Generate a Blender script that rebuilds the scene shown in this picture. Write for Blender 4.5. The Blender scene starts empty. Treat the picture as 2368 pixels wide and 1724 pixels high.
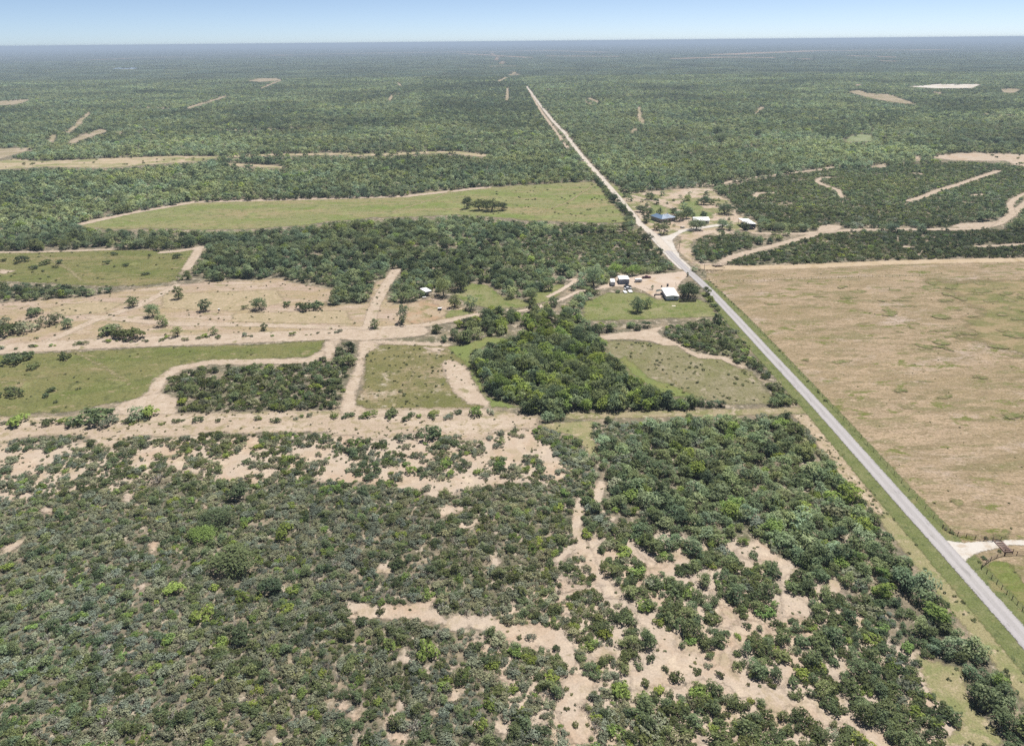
import bpy, math, random
import numpy as np
from mathutils import Vector, Matrix

random.seed(7)
rng = np.random.default_rng(7)
S = bpy.context.scene
COL = S.collection
R = math.radians

# ------------------------------------------------------------------ camera
cam_d = bpy.data.cameras.new('camera')
cam = bpy.data.objects.new('camera', cam_d)
COL.objects.link(cam)
CAM_H = 125.0
PITCH, ROLL = R(24.86), R(0.55)
cam.location = (0, 0, CAM_H)
cam.matrix_world = Matrix.Translation((0, 0, CAM_H)) @ Matrix.Rotation(R(90) - PITCH, 4, 'X') @ Matrix.Rotation(-ROLL, 4, 'Z')
cam_d.sensor_fit = 'HORIZONTAL'
cam_d.sensor_width = 36.0
cam_d.lens = 36.0 * 1653.5 / 2368.0
cam_d.clip_start = 1.0
cam_d.clip_end = 400000.0
S.camera = cam

# ------------------------------------------------------------------ daylight
SUN_EL, SUN_AZ = R(64), R(38)          # azimuth measured from +Y (away from the camera) towards +X
w = bpy.data.worlds.new('World')
S.world = w
w.use_nodes = True
wn, wl = w.node_tree.nodes, w.node_tree.links
bg = wn['Background']
sky = wn.new('ShaderNodeTexSky')
sky.sky_type = 'NISHITA'
sky.sun_disc = False
sky.sun_elevation = SUN_EL
sky.sun_rotation = SUN_AZ
sky.altitude = 100
sky.air_density = 0.32
sky.dust_density = 0.3
sky.ozone_density = 1.2
tint = wn.new('ShaderNodeMix')
tint.data_type = 'RGBA'
tint.blend_type = 'MULTIPLY'
tint.inputs[0].default_value = 1.0
tint.inputs[7].default_value = (1.03, 1.0, 0.93, 1)
wl.new(sky.outputs[0], tint.inputs[6])
wl.new(tint.outputs[2], bg.inputs[0])
bg.inputs[1].default_value = 0.079
sd = bpy.data.lights.new('sun', 'SUN')
sd.energy = 4.3
sd.angle = R(0.53)
sd.color = (1.0, 0.955, 0.89)
sun = bpy.data.objects.new('sun', sd)
COL.objects.link(sun)
sv = Vector((math.cos(SUN_EL) * math.sin(SUN_AZ), math.cos(SUN_EL) * math.cos(SUN_AZ), math.sin(SUN_EL)))
sun.rotation_euler = sv.to_track_quat('Z', 'Y').to_euler()
S.view_settings.view_transform = 'Standard'
S.view_settings.look = 'None'
S.view_settings.exposure = 0.9
S.view_settings.gamma = 1.0
S.view_settings.use_curve_mapping = False
cy = S.cycles
cy.max_bounces = 5
cy.diffuse_bounces = 3
cy.glossy_bounces = 2
cy.transmission_bounces = 3
cy.transparent_max_bounces = 12
cy.volume_bounces = 0
cy.caustics_reflective = False
cy.caustics_refractive = False
cy.use_adaptive_sampling = True
cy.adaptive_threshold = 0.02
cy.use_denoising = False
S.render.use_persistent_data = False

# ------------------------------------------------------------------ surveyed outlines, metres on the ground
SHAPES = {
 'sand_near': [('p', [(18.9,181.2),(21.6,179.3),(21.0,174.5),(19.5,167.7),(19.2,161.2),(20.7,157.1),(21.5,152.2),(22.8,147.0),(25.1,141.6),(28.1,137.8),(28.8,132.9),(27.8,132.1),(25.8,133.7),(26.0,137.0),(23.7,137.8),(22.0,135.8),(21.3,137.0),(22.5,140.0),(20.5,143.0),(19.3,148.9),(18.4,152.7),(15.2,152.8),(11.9,150.0),(12.8,153.8),(15.0,157.2),(17.0,158.7),(15.8,164.5),(16.9,170.0),(18.1,175.7)]), ('p', [(26.3,189.4),(28.7,188.1),(27.6,181.7),(26.3,176.8),(27.0,171.5),(30.5,169.7),(28.6,167.5),(26.5,169.8),(24.7,175.0),(23.7,179.3),(25.1,185.5)]), ('p', [(20.6,159.1),(22.5,161.2),(24.6,160.1),(24.3,157.6),(22.0,157.1),(20.6,156.1)]), ('p', [(32.7,158.5),(33.8,158.4),(35.8,154.9),(35.7,151.0),(38.0,149.6),(40.8,149.5),(38.2,147.7),(35.4,147.3),(33.8,143.7),(33.0,142.4),(31.8,142.4),(34.9,147.8),(34.5,151.0),(33.2,154.9)]), ('p', [(42.6,152.4),(45.4,152.3),(47.6,150.9),(46.8,149.0),(43.9,148.1),(42.0,149.5)]), ('p', [(42.1,160.9),(43.6,160.3),(43.3,159.1),(41.7,159.1)]), ('p', [(59.3,154.5),(62.1,155.5),(64.6,158.5),(67.0,160.0),(68.6,155.9),(70.6,152.4),(69.5,149.1),(67.8,151.5),(65.0,150.6),(63.1,149.7),(61.7,151.1),(60.3,151.6),(59.2,152.1)]), ('p', [(45.0,143.6),(46.9,145.3),(49.5,148.5),(49.2,146.2),(47.5,142.6),(47.4,140.0),(46.2,137.5),(45.8,139.6),(45.1,141.4)]), ('p', [(50.9,148.0),(52.6,146.1),(50.7,143.5),(50.2,145.3)]), ('p', [(48.3,140.0),(49.9,139.2),(50.1,136.7),(51.3,135.8),(51.1,133.0),(52.8,131.0),(52.7,128.7),(56.0,130.2),(57.1,129.4),(60.0,129.8),(63.0,130.1),(62.4,128.6),(59.5,128.2),(56.5,129.0),(52.7,127.6),(50.5,126.8),(48.6,126.8),(49.1,128.7),(50.5,131.8),(50.3,135.4),(49.0,137.1)]), ('p', [(59.8,155.1),(64.4,156.9),(66.5,159.7),(69.1,155.0),(71.1,150.5),(74.2,149.6),(71.5,145.4),(67.1,142.3),(69.3,147.1),(67.4,149.7),(63.1,150.6),(60.2,152.4)]), ('p', [(67.4,143.1),(67.9,136.8),(70.3,136.0),(71.8,133.0),(70.7,130.2),(67.6,128.8),(64.3,131.0),(61.7,129.6),(65.0,133.1),(66.3,136.8),(66.0,140.7)]), ('p', [(76.9,142.1),(81.6,142.9),(83.5,139.7),(80.4,137.4),(77.1,139.7)]), ('p', [(21.0,142.0),(25.6,140.9),(26.6,138.5),(28.2,136.1),(28.7,132.9),(30.8,131.6),(32.3,129.4),(33.8,127.2),(35.6,125.1),(38.2,124.2),(36.6,122.6),(36.4,120.3),(38.2,119.1),(40.8,119.8),(41.7,117.5),(43.0,115.2),(45.3,116.3),(46.3,119.0),(48.1,121.3),(50.0,122.5),(52.3,124.1),(55.4,124.0),(53.4,121.6),(51.1,120.9),(49.4,120.5),(48.3,117.4),(47.4,114.5),(47.6,113.0),(50.0,112.3),(51.8,111.5),(52.7,110.1),(53.5,109.1),(55.5,109.7),(56.9,109.0),(57.5,106.0),(59.7,105.9),(61.7,105.3),(62.7,103.0),(65.3,102.6),(68.4,103.6),(69.1,102.0),(70.1,100.1),(68.8,97.4),(66.8,99.8),(64.9,101.1),(62.4,100.2),(60.6,101.1),(59.1,102.7),(58.1,104.6),(56.5,104.7),(54.4,103.4),(51.9,104.1),(51.1,106.7),(48.4,107.1),(46.2,107.1),(45.8,108.8),(43.8,110.9),(42.8,111.3),(40.5,112.4),(38.2,111.3),(35.6,110.0),(32.3,110.3),(28.5,110.0),(26.9,109.0),(24.7,109.0),(25.3,111.1),(24.9,114.0),(27.9,114.7),(29.0,117.7),(29.8,118.8),(28.3,120.4),(30.1,120.7),(31.8,119.9),(32.6,121.1),(32.2,123.9),(30.9,125.2),(29.5,128.1),(29.2,131.6),(26.2,133.4),(26.3,136.2),(24.1,137.1),(21.7,136.7),(22.4,139.0)]), ('p', [(68.8,101.3),(70.1,100.1),(72.6,97.9),(74.0,95.5),(70.4,94.4),(68.8,97.4)]), ('p', [(49.0,140.1),(50.1,138.2),(51.4,136.8),(51.4,133.1),(52.8,131.3),(53.6,129.5),(56.4,129.5),(58.3,130.3),(59.8,129.0),(62.1,129.4),(64.9,132.0),(65.7,135.2),(66.5,138.4),(66.5,140.4),(67.5,141.3),(68.2,137.5),(70.9,136.0),(71.7,133.7),(71.1,130.6),(68.9,128.9),(68.3,130.6),(65.6,130.2),(63.4,129.4),(60.4,128.1),(56.8,128.6),(53.3,128.7),(51.8,128.7),(49.9,126.6),(48.9,126.2),(49.6,130.0),(50.2,133.6),(49.2,137.3)]), ('p', [(59.3,126.5),(60.7,125.2),(59.4,124.0),(58.3,124.4)]), ('p', [(67.8,114.2),(71.4,115.3),(72.7,113.4),(69.9,111.7),(68.3,112.0),(67.9,113.1)]), ('p', [(64.8,120.3),(67.0,121.5),(65.1,118.7),(64.1,118.4)]), ('p', [(17.1,120.1),(19.4,121.7),(21.4,121.2),(23.7,122.4),(25.1,121.2),(24.5,119.6),(22.6,118.5),(20.8,118.9),(19.5,118.2),(17.4,117.4),(16.5,117.4)]), ('p', [(11.0,124.6),(12.8,123.4),(14.0,120.2),(13.5,117.1),(12.2,115.6),(10.4,115.6)]), ('p', [(10.2,112.7),(12.3,113.1),(15.7,112.3),(17.4,109.8),(16.5,109.1),(14.9,107.5),(13.8,104.5),(13.1,102.6),(13.4,100.7),(12.7,98.0),(11.2,96.2),(9.6,96.2),(10.9,98.9),(10.5,101.0),(9.5,102.6)]), ('p', [(57.8,112.5),(59.2,112.1),(58.4,110.7),(56.0,109.7),(57.2,111.5)]), ('p', [(67.7,108.5),(68.7,107.5),(68.8,105.8),(67.6,106.9)]), ('p', [(36.8,98.6),(38.6,99.2),(37.1,97.4),(35.7,96.2)]), ('p', [(42.3,98.2),(43.6,97.3),(42.5,97.1)]), ('p', [(-41.5,136.7),(-39.0,136.4),(-37.1,136.4),(-35.3,134.8),(-31.7,135.3),(-27.9,135.0),(-25.0,135.7),(-22.0,135.7),(-21.1,138.3),(-19.0,140.5),(-19.5,136.7),(-20.7,134.1),(-18.0,132.5),(-15.9,130.0),(-13.9,132.0),(-10.9,131.4),(-8.7,130.9),(-6.1,131.4),(-3.9,129.8),(-0.3,128.3),(3.3,128.3),(6.2,127.7),(9.0,127.2),(11.1,125.8),(13.0,122.9),(14.1,120.2),(13.5,116.7),(12.3,114.6),(10.4,115.5),(10.2,118.5),(8.6,120.3),(5.9,121.7),(3.8,120.8),(1.1,121.7),(-1.7,123.6),(-3.1,125.9),(-5.7,126.5),(-8.5,126.5),(-10.4,128.4),(-13.8,126.1),(-16.1,127.5),(-19.1,129.5),(-22.4,129.1),(-25.9,131.1),(-28.7,130.2),(-33.1,130.7),(-36.2,131.3),(-40.4,130.3)]), ('p', [(9.9,112.6),(13.3,113.8),(15.8,112.9),(17.8,110.1),(16.4,108.9),(14.6,107.0),(13.4,104.4),(15.1,102.9),(15.4,99.3),(13.8,96.1),(11.5,96.2),(10.5,99.0),(9.1,101.5),(8.1,105.2),(9.9,109.0),(9.7,110.9)]), ('p', [(-25.2,120.2),(-24.3,121.6),(-22.5,118.0),(-24.0,116.3),(-25.5,117.6)]), ('p', [(-20.2,115.8),(-18.9,116.2),(-18.7,114.1),(-19.6,113.7)]), ('p', [(-14.0,110.0),(-12.8,110.8),(-10.7,109.2),(-12.2,106.5),(-13.8,106.9)]), ('p', [(-3.7,114.4),(-2.0,113.1),(0.3,111.9),(-1.0,111.1),(-3.3,111.9)]), ('p', [(-33.5,109.9),(-32.0,110.6),(-31.4,108.7),(-31.6,106.7),(-32.4,102.7),(-33.8,103.4),(-32.1,105.6),(-32.2,108.3)]), ('p', [(-36.8,105.7),(-35.6,107.6),(-34.6,105.6),(-35.6,104.2)]), ('p', [(-26.5,102.6),(-24.1,107.4),(-22.3,106.3),(-24.2,104.0),(-25.1,101.5),(-24.2,99.4),(-21.4,99.0),(-20.5,96.5),(-23.8,96.5),(-25.8,99.8)]), ('p', [(-35.8,148.8),(-33.5,152.4),(-31.8,147.5),(-32.4,145.2),(-34.1,148.2),(-36.8,145.3)]), ('p', [(-42.8,147.7),(-40.9,148.3),(-40.9,146.5)]), ('p', [(-6.9,153.9),(-4.7,153.9),(-3.8,151.4),(-4.9,147.2),(-6.2,150.2)]), ('p', [(-1.4,141.4),(0.2,140.8),(-0.6,139.7)]), ('p', [(-14.5,115.8),(-12.1,116.2),(-12.7,114.9)]), ('p', [(-9.8,115.7),(-7.8,116.1),(-8.7,114.9)]), ('p', [(-5.1,109.9),(-4.1,108.7),(-4.6,107.2)]), ('p', [(0.3,109.9),(1.9,109.1),(1.2,108.3),(0.2,108.7)]), ('p', [(-18.0,104.7),(-15.4,103.6),(-16.0,102.9)]), ('p', [(-4.8,102.0),(-1.4,102.7),(-0.4,99.5),(-2.0,97.8),(-4.1,100.6)]), ('p', [(-8.0,97.8),(-7.3,96.4),(-8.2,96.4)]), ('p', [(-32.4,97.8),(-30.0,98.1),(-30.1,96.6),(-32.2,96.6)]), ('p', [(-18.0,98.0),(-16.3,96.4),(-18.1,96.5)]), ('p', [(12.9,154.5),(16.3,158.6),(17.4,155.8),(14.5,152.5),(11.7,149.9),(10.0,150.6)]), ('p', [(12.3,146.1),(13.7,142.4),(14.8,140.6),(18.6,141.7),(17.7,140.5),(13.5,139.4),(11.6,135.4),(9.5,134.4),(9.0,132.2),(10.9,137.1),(12.3,140.6),(11.3,144.2)]), ('p', [(10.7,133.2),(13.1,134.3),(13.7,131.6),(11.7,131.1)]), ('p', [(-15.9,165.6),(-15.1,168.6),(-12.3,167.0),(-10.6,170.8),(-9.6,169.3),(-11.3,166.3),(-14.0,164.8)]), ('p', [(-22.7,175.0),(-19.5,176.6),(-15.1,175.7),(-14.5,174.1),(-17.2,171.7),(-20.9,170.2),(-22.0,171.8)]), ('p', [(-27.8,181.8),(-25.1,184.3),(-22.2,185.2),(-22.8,180.8),(-26.7,180.9)]), ('p', [(9.2,160.8),(11.2,163.7),(10.6,161.5),(8.3,160.1)]), ('p', [(-6.2,163.2),(-3.9,163.9),(-3.9,162.1),(-5.7,161.8)]), ('p', [(-139.9,156.8),(-139.5,160.2),(-136.7,163.0),(-135.4,161.6),(-136.3,158.8),(-138.2,156.0)]), ('p', [(-100.9,160.3),(-98.3,161.7),(-98.0,158.9),(-97.3,153.4)]), ('p', [(-96.0,141.5),(-93.8,144.8),(-92.9,143.9),(-94.0,140.9)]), ('p', [(-141.8,177.0),(-138.9,177.7),(-136.0,176.0),(-135.6,173.6),(-139.4,175.3)]), ('p', [(-119.7,184.2),(-116.7,184.1),(-115.6,179.8),(-115.9,177.4)]), ('p', [(-93.3,177.8),(-91.0,176.9),(-90.9,175.3)]), ('p', [(-113.6,140.0),(-112.1,139.4),(-112.2,138.5)])],
 'sand_strip': [('p', [(-206.9,232.6),(-190.3,234.8),(-130.6,236.1),(-62.6,238.6),(-28.0,239.2),(-7.8,237.5),(9.0,230.8),(9.9,223.4),(-0.5,221.3),(-6.8,221.4),(-10.1,214.6),(-17.4,214.8),(-25.2,220.6),(-32.4,223.1),(-34.4,220.8),(-43.1,217.5),(-48.4,215.4),(-58.2,218.9),(-63.9,219.1),(-66.7,221.4),(-83.9,221.7),(-95.1,220.8),(-107.1,222.2),(-112.0,220.0),(-123.1,219.1),(-132.3,220.4),(-136.9,217.1),(-136.5,209.4),(-146.6,216.1),(-151.4,220.7),(-164.2,221.0),(-174.4,218.9),(-177.2,214.5),(-192.7,212.6)])],
 'sand_open': [('p', [(-66.7,221.4),(8.2,223.5),(10.1,214.3),(15.5,201.5),(17.3,189.9),(7.0,188.2),(-3.1,187.5),(-13.1,185.0),(-22.0,183.4),(-33.2,185.3),(-53.5,186.6),(-58.8,187.6),(-64.6,191.3),(-79.3,188.8),(-95.7,191.8),(-114.2,198.8),(-116.4,186.8),(-123.6,186.0),(-133.8,186.2),(-141.9,182.8),(-156.4,182.2),(-170.2,180.7),(-195.1,215.9),(-178.7,216.7),(-123.1,219.1)])],
 'dry_grass': [('p', [(89.5,118.6),(91.5,116.2),(97.6,114.3),(96.1,110.8),(93.8,103.7),(95.7,99.6),(94.7,95.3),(82.6,95.4),(89.3,99.7),(90.6,102.7),(87.4,105.9),(88.1,111.5)]), ('p', [(9.4,225.8),(29.5,227.9),(27.5,213.9),(29.3,205.3),(25.8,203.3),(22.6,216.3),(15.0,221.0)]), ('s', [(108.6,60),(108,120),(107.4,170),(106.6,215)], 5.5)],
 'road_sand': [('p', [(102.3,231.4),(108.3,230.5),(108.6,219.2),(109.4,203.3),(108.3,187.9),(108.3,176.3),(106.8,167.9),(105.0,172.1),(104.0,184.4),(102.4,191.7),(104.9,199.3),(103.2,207.6),(104.1,219.3)])],
 'sandy_floor': [('p', [(2,75),(20,70),(75,70),(92,84),(94,105),(88,120),(80,140),(60,158),(30,165),(8,150),(-8,130)])],
 'faint_path': [('s', [(-199.9,299.8),(-189.3,291.2),(-174.7,279.6),(-162.8,269.5),(-155.3,262.3)], 1.6), ('s', [(-209.9,265.1),(-198.8,268.7),(-186.9,274.1)], 1.3), ('s', [(-44.7,704.3),(-64.2,641.7),(-95.9,583.1)], 2.6), ('s', [(77.8,689.3),(49.2,615.2),(19.8,566.1)], 2.4), ('s', [(-311.2,463.5),(-273.4,428.7),(-252.5,404.9)], 2.0), ('s', [(-46.6,298.8),(-40.9,275.6),(-42.4,255.4),(-45.3,240.1)], 1.3), ('s', [(48.8,303.5),(59.8,277.6),(68.4,251.1)], 1.2)],
 'parcel_fence_track': [('s', [(22.0,231.7),(55.9,232.7),(89.9,233.6),(109.6,234.1)], 5)],
 'meadow': [('p', [(-332.3,547.5),(-331.1,564.0),(-311.2,586.6),(-299.5,604.8),(-275.6,630.5),(-220.2,634.9),(-164.6,639.3),(-129.0,641.2),(-93.7,646.8),(-75.4,666.4),(-22.2,686.2),(40.2,704.2),(78.6,710.9),(84.9,697.5),(84.9,634.5),(87.8,593.6),(89.2,557.3),(90.5,540.7),(68.1,538.9),(43.7,542.6),(19.1,546.4),(-18.8,564.9),(-37.1,571.5),(-70.4,567.1),(-108.3,563.0),(-143.8,550.5),(-153.3,540.1),(-198.8,529.0),(-234.7,527.9),(-261.6,534.1),(-293.9,532.8),(-311.4,536.1)])],
 'meadow_rim': [('s', [(-332.9,548.6),(-312.1,588.4),(-276.1,631.9),(-165.1,641.5),(-93.9,648.3),(-22.2,687.9)], 9)],
 'left_meadow': [('p', [(-362.1,467.3),(-341.3,468.6),(-267.1,472.1),(-232.9,468.8),(-210.8,476.3),(-202.9,448.1),(-201.2,426.3),(-196.4,403.1),(-208.7,392.8),(-240.8,393.8),(-269.1,400.7),(-300.1,404.8),(-320.7,407.1)])],
 'left_meadow_rim': [('s', [(-352.4,469.0),(-309.5,469.9),(-268.1,474.2)], 4), ('s', [(-231.4,465.5),(-221.8,468.4),(-211.2,477.1),(-206.0,455.9),(-199.2,426.3)], 6), ('p', [(-316.5,430.2),(-308.1,426.4),(-304.0,426.3),(-306.7,419.6),(-309.7,419.7)])],
 'bare_field': [('p', [(-289.6,361.8),(-274.6,365.3),(-230.8,374.8),(-208.0,391.3),(-190.5,393.7),(-174.0,399.3),(-137.9,404.4),(-98.6,382.1),(-98.0,355.0),(-75.0,359.5),(-78.1,393.2),(-73.0,402.3),(-71.2,422.0),(-67.2,421.9),(-69.7,393.0),(-68.4,367.2),(-62.5,356.6),(-50.8,358.8),(-40.8,371.9),(-24.5,350.4),(-15.8,340.5),(-28.3,331.5),(-46.8,325.4),(-66.7,321.6),(-88.3,313.7),(-162.9,309.5),(-234.7,303.5),(-248.5,301.9)])],
 'dry_patch': [('p', [(-192.9,377.8),(-131.6,383.1),(-119.8,360.8),(-142.4,348.8),(-182.8,354.9)]), ('p', [(-142.8,345.2),(-85.3,348.4),(-77.2,328.4),(-138.7,333.4)]), ('p', [(-243.4,356.7),(-226.4,366.5),(-207.3,363.3),(-210.0,348.3),(-227.7,344.0)])],
 'red_soil': [('p', [(-53.4,358.9),(-43.6,363.8),(-32.4,343.3),(-36.5,334.0),(-47.1,327.6),(-54.4,334.5)])],
 'field_track': [('s', [(-216.7,310.9),(-213.6,319.0),(-208.4,338.7),(-197.0,357.9),(-193.5,379.2),(-191.5,393.7)], 5), ('s', [(-213.6,342.4),(-186.6,335.8),(-164.1,330.7),(-123.4,328.5),(-90.8,324.3),(-68.3,321.6),(-43.7,325.3),(-15.8,340.5)], 5), ('s', [(-69.1,321.6),(-71.5,349.3),(-71.5,375.6),(-70.7,399.1),(-69.7,418.6)], 6)],
 'parcel_left': [('p', [(-242.0,292.5),(-228.6,294.0),(-195.3,296.9),(-159.4,301.6),(-115.5,303.4),(-86.7,307.6),(-85.9,297.9),(-88.0,288.8),(-109.9,285.8),(-130.7,284.5),(-141.4,279.6),(-144.8,271.5),(-144.0,260.6),(-143.9,251.8),(-148.3,247.7),(-157.0,245.1),(-166.6,238.7),(-180.0,237.7),(-190.7,235.3),(-202.0,234.3)])],
 'parcel_sand': [('s', [(-81.8,309.5),(-82.8,294.1),(-88.3,284.4),(-109.4,284.0),(-130.4,283.7),(-142.1,278.0),(-144.7,268.3),(-142.6,256.1),(-142.6,249.0),(-148.1,240.9),(-147.9,234.5)], 5.5), ('p', [(-152.6,243.7),(-143.9,251.8),(-138.7,254.6),(-129.8,248.7),(-124.8,234.0),(-127.5,229.1),(-140.6,229.3)]), ('p', [(-180.4,236.4),(-159.8,234.1),(-140.6,229.3),(-141.8,222.2),(-182.7,223.0),(-188.2,231.5)]), ('p', [(-70.8,306.2),(-61.3,308.0),(-60.6,299.2),(-64.9,290.0),(-62.1,271.2),(-61.8,255.8),(-60.0,243.1),(-54.7,237.7),(-7.8,238.0),(-7.1,232.9),(-63.5,233.4),(-65.6,243.2),(-66.7,260.4),(-66.5,276.2),(-67.4,288.3)]), ('p', [(-86.4,305.6),(-82.4,307.5),(-79.5,297.8),(-78.4,283.3),(-81.6,285.1)]), ('p', [(-30.5,282.2),(-26.4,283.8),(-19.7,276.8),(-14.0,256.3),(-7.8,239.4),(-17.2,242.2),(-23.5,253.5),(-28.0,268.8)]), ('p', [(-40.7,298.7),(-30.2,296.6),(-32.7,291.1)]), ('s', [(-60.9,305.0),(-50.2,303.5),(-29.1,300.7)], 4), ('s', [(-237.3,300.7),(-184.4,307.1),(-133.0,310.8),(-78.5,315.5),(-69.1,313.2),(-45.9,317.8)], 13)],
 'parcel_mid': [('p', [(-65.2,291.9),(-61.0,301.1),(-50.8,302.8),(-32.0,300.4),(-21.5,296.3),(-17.7,278.4),(-19.6,275.1),(-14.0,254.8),(-7.8,238.0),(-15.8,239.5),(-27.7,235.9),(-42.9,236.2),(-55.5,239.0),(-60.3,244.5),(-59.5,257.2),(-62.3,276.1)])],
 'green_fringe': [('p', [(-29.7,298.4),(-21.7,300.1),(-11.6,309.7),(7.2,306.2),(-11.3,299.9),(-18.9,288.9),(-13.8,266.9),(-9.9,247.6),(3.8,239.1),(-7.8,239.4),(-14.0,254.8),(-17.5,275.1)]), ('p', [(46.4,282.7),(49.9,267.4),(54.3,257.6),(61.4,247.2),(71.7,246.0),(64.8,255.2),(56.9,261.8),(53.2,273.0),(48.9,286.4)])],
 'parcel_right': [('p', [(42.0,303.7),(53.0,303.4),(62.1,301.8),(68.6,297.6),(74.8,297.4),(77.1,289.5),(80.6,283.2),(90.1,281.7),(94.1,273.3),(99.9,268.5),(99.5,255.5),(99.8,245.4),(97.9,239.7),(83.2,240.0),(71.5,245.0),(61.2,246.2),(54.0,255.5),(49.6,265.2),(45.4,275.6),(43.1,287.8)])],
 'parcel_rim': [('p', [(39.5,309.4),(50.2,313.4),(61.4,316.1),(73.4,321.8),(68.7,314.4),(69.7,308.6),(73.9,302.9),(76.8,297.4),(78.7,292.1),(81.8,288.1),(90.2,285.4),(93.3,284.1),(95.1,276.8),(99.3,274.3),(97.1,272.0),(92.7,276.8),(90.1,281.7),(80.6,283.2),(77.1,289.5),(74.8,297.4),(68.6,297.6),(63.4,303.1),(54.3,305.5),(43.7,305.0)])],
 'lawn': [('p', [(38.1,356.0),(52.1,372.5),(67.2,373.0),(72.0,371.9),(77.3,360.3),(87.4,361.9),(99.0,359.7),(102.5,354.1),(102.7,336.8),(102.1,334.4),(72.0,332.0),(35.6,329.8)]), ('p', [(-32.1,374.4),(-23.2,391.5),(-13.8,388.2),(-4.5,368.1),(8.5,359.7),(13.2,373.0),(27.7,389.9),(31.8,383.9),(21.5,361.9),(4.1,349.6),(-12.8,350.1),(-25.1,360.7)]), ('p', [(-38.4,345.9),(-24.4,348.0),(-18.3,342.9),(-31.9,336.2)])],
 'home_yard': [('p', [(47.8,382.3),(53.3,387.9),(59.2,391.7),(62.4,406.0),(70.5,405.7),(77.4,405.5),(81.7,404.9),(91.5,407.2),(101.9,411.2),(105.4,410.0),(102.3,400.5),(95.9,389.5),(91.0,375.3),(89.8,362.7),(82.7,362.9),(77.9,367.5),(76.8,377.6),(73.5,382.4),(68.6,381.6),(64.4,381.8),(57.0,383.9),(51.4,382.2),(47.5,379.4)]), ('s', [(55.4,383.1),(36.5,375.1),(28.6,364.4),(21.2,356.7),(12.4,349.4),(4.0,344.7)], 2.6), ('s', [(31.0,397.5),(38.5,397.2),(26.8,376.8),(20.1,367.3)], 3), ('s', [(71.5,381.5),(75.1,374.9),(78.8,364.8)], 4)],
 'ranch_yard': [('p', [(93.7,623.4),(102.3,648.4),(134.0,662.1),(178.1,675.8),(185.3,671.4),(184.6,640.6),(186.7,612.1),(182.7,586.1),(178.2,559.2),(185.8,536.7),(174.8,501.8),(164.4,511.9),(147.7,493.5),(142.2,503.1),(125.4,483.1),(119.8,468.3),(115.1,437.0),(115.4,429.7),(126.9,427.6),(126.1,420.6),(115.2,412.5),(113.3,421.0),(110.0,439.1),(108.8,462.5),(115.1,479.1),(119.6,494.6),(112.6,499.5),(101.9,497.6),(97.0,529.8),(99.9,562.6),(94.2,593.3)])],
 'ranch_lawn': [('p', [(106.6,648.1),(119.6,615.3),(131.5,579.1),(134.1,576.0),(142.2,604.1),(155.0,627.5),(162.7,627.1),(156.8,596.9),(162.4,571.7),(155.2,548.9),(139.1,555.2),(129.0,567.2),(107.0,534.6),(104.9,540.1),(113.4,576.9),(118.4,608.6)]), ('p', [(95.5,710.0),(101.4,683.9),(100.6,652.2),(106.6,648.1),(101.5,633.7),(93.7,623.4),(94.2,664.1)])],
 'ranch_drive': [('s', [(108.3,640.6),(113.7,629.5),(125.1,615.0),(131.4,594.8),(135.7,574.4)], 5)],
 'caliche': [('s', [(105.0,418),(103.2,440),(102.4,470),(101,500)], 8.0), ('p', [(100.3,495.4),(103.3,493.0),(111.0,497.3),(124.3,513.5),(125.0,508.6),(117.2,497.0),(111.0,483.7),(108.8,462.5),(108.0,446.7),(102.6,435.6),(102.2,448.8),(101.7,473.2)]), ('s', [(123.6,510.6),(133.0,515.6),(150.2,525.0),(159.9,527.2)], 6)],
 'ranch_track': [('s', [(125.4,421.9),(140.6,441.6),(159.1,456.0),(180.7,471.2),(204.4,489.4),(220.4,502.3),(243.2,508.4),(277.5,509.3),(310.8,508.0),(336.4,509.3),(359.6,523.1),(389.5,553.5),(420.5,587.3),(493.0,667.8)], 6.24), ('s', [(389.5,553.5),(408.9,587.9),(430.0,612.7),(447.8,629.0),(483.7,660.5)], 5.46), ('s', [(173.4,501.8),(190.7,500.2),(205.5,498.3),(221.0,503.6)], 5.46), ('p', [(224.7,518.7),(235.5,525.7),(243.8,520.4),(232.4,504.1),(218.2,502.3)]), ('p', [(319.1,514.9),(331.3,524.2),(357.0,528.2),(366.9,533.0),(348.1,513.7),(336.4,509.3)]), ('s', [(336.3,607.2),(356.5,623.1),(380.3,646.8),(415.0,675.9),(451.3,707.4),(501.2,751.0)], 6.24), ('s', [(317.5,723.8),(306.6,719.9),(295.3,703.0),(294.6,682.2),(298.0,658.5),(287.3,626.4)], 4.68), ('s', [(180.0,684.2),(199.6,691.3),(216.1,707.3),(243.9,727.9),(259.2,736.2),(292.3,753.3),(322.5,768.4),(346.1,785.6)], 4.68), ('s', [(387.7,781.0),(400.9,787.6)], 7.800000000000001), ('s', [(213.4,630.0),(221.6,647.5),(238.2,646.6)], 4.68), ('s', [(258.5,462.2),(263.6,460.0)], 3.9000000000000004), ('s', [(350.6,466.4),(340.7,465.2),(321.6,461.9),(305.0,460.1)], 3.9000000000000004), ('s', [(401.4,627.8),(412.8,630.8)], 5.46), ('s', [(410.9,741.7),(413.2,736.8)], 6.24)],
 'ranch_clearing': [('p', [(482.0,851.4),(522.0,874.2),(552.5,878.7),(600.4,862.4),(624.9,848.2),(572.2,772.0),(545.7,778.8),(540.5,784.4),(551.0,817.1),(525.8,818.7),(495.2,826.4)]), ('p', [(468.2,854.1),(473.3,853.8),(460.2,825.4),(458.1,831.2)])],
 'pasture_top': [('s', [(118.0,418.8),(146.9,417.1),(185.9,419.8),(236.4,425.6),(275.9,427.3),(316.6,428.4),(334.8,428.4)], 9)],
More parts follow.
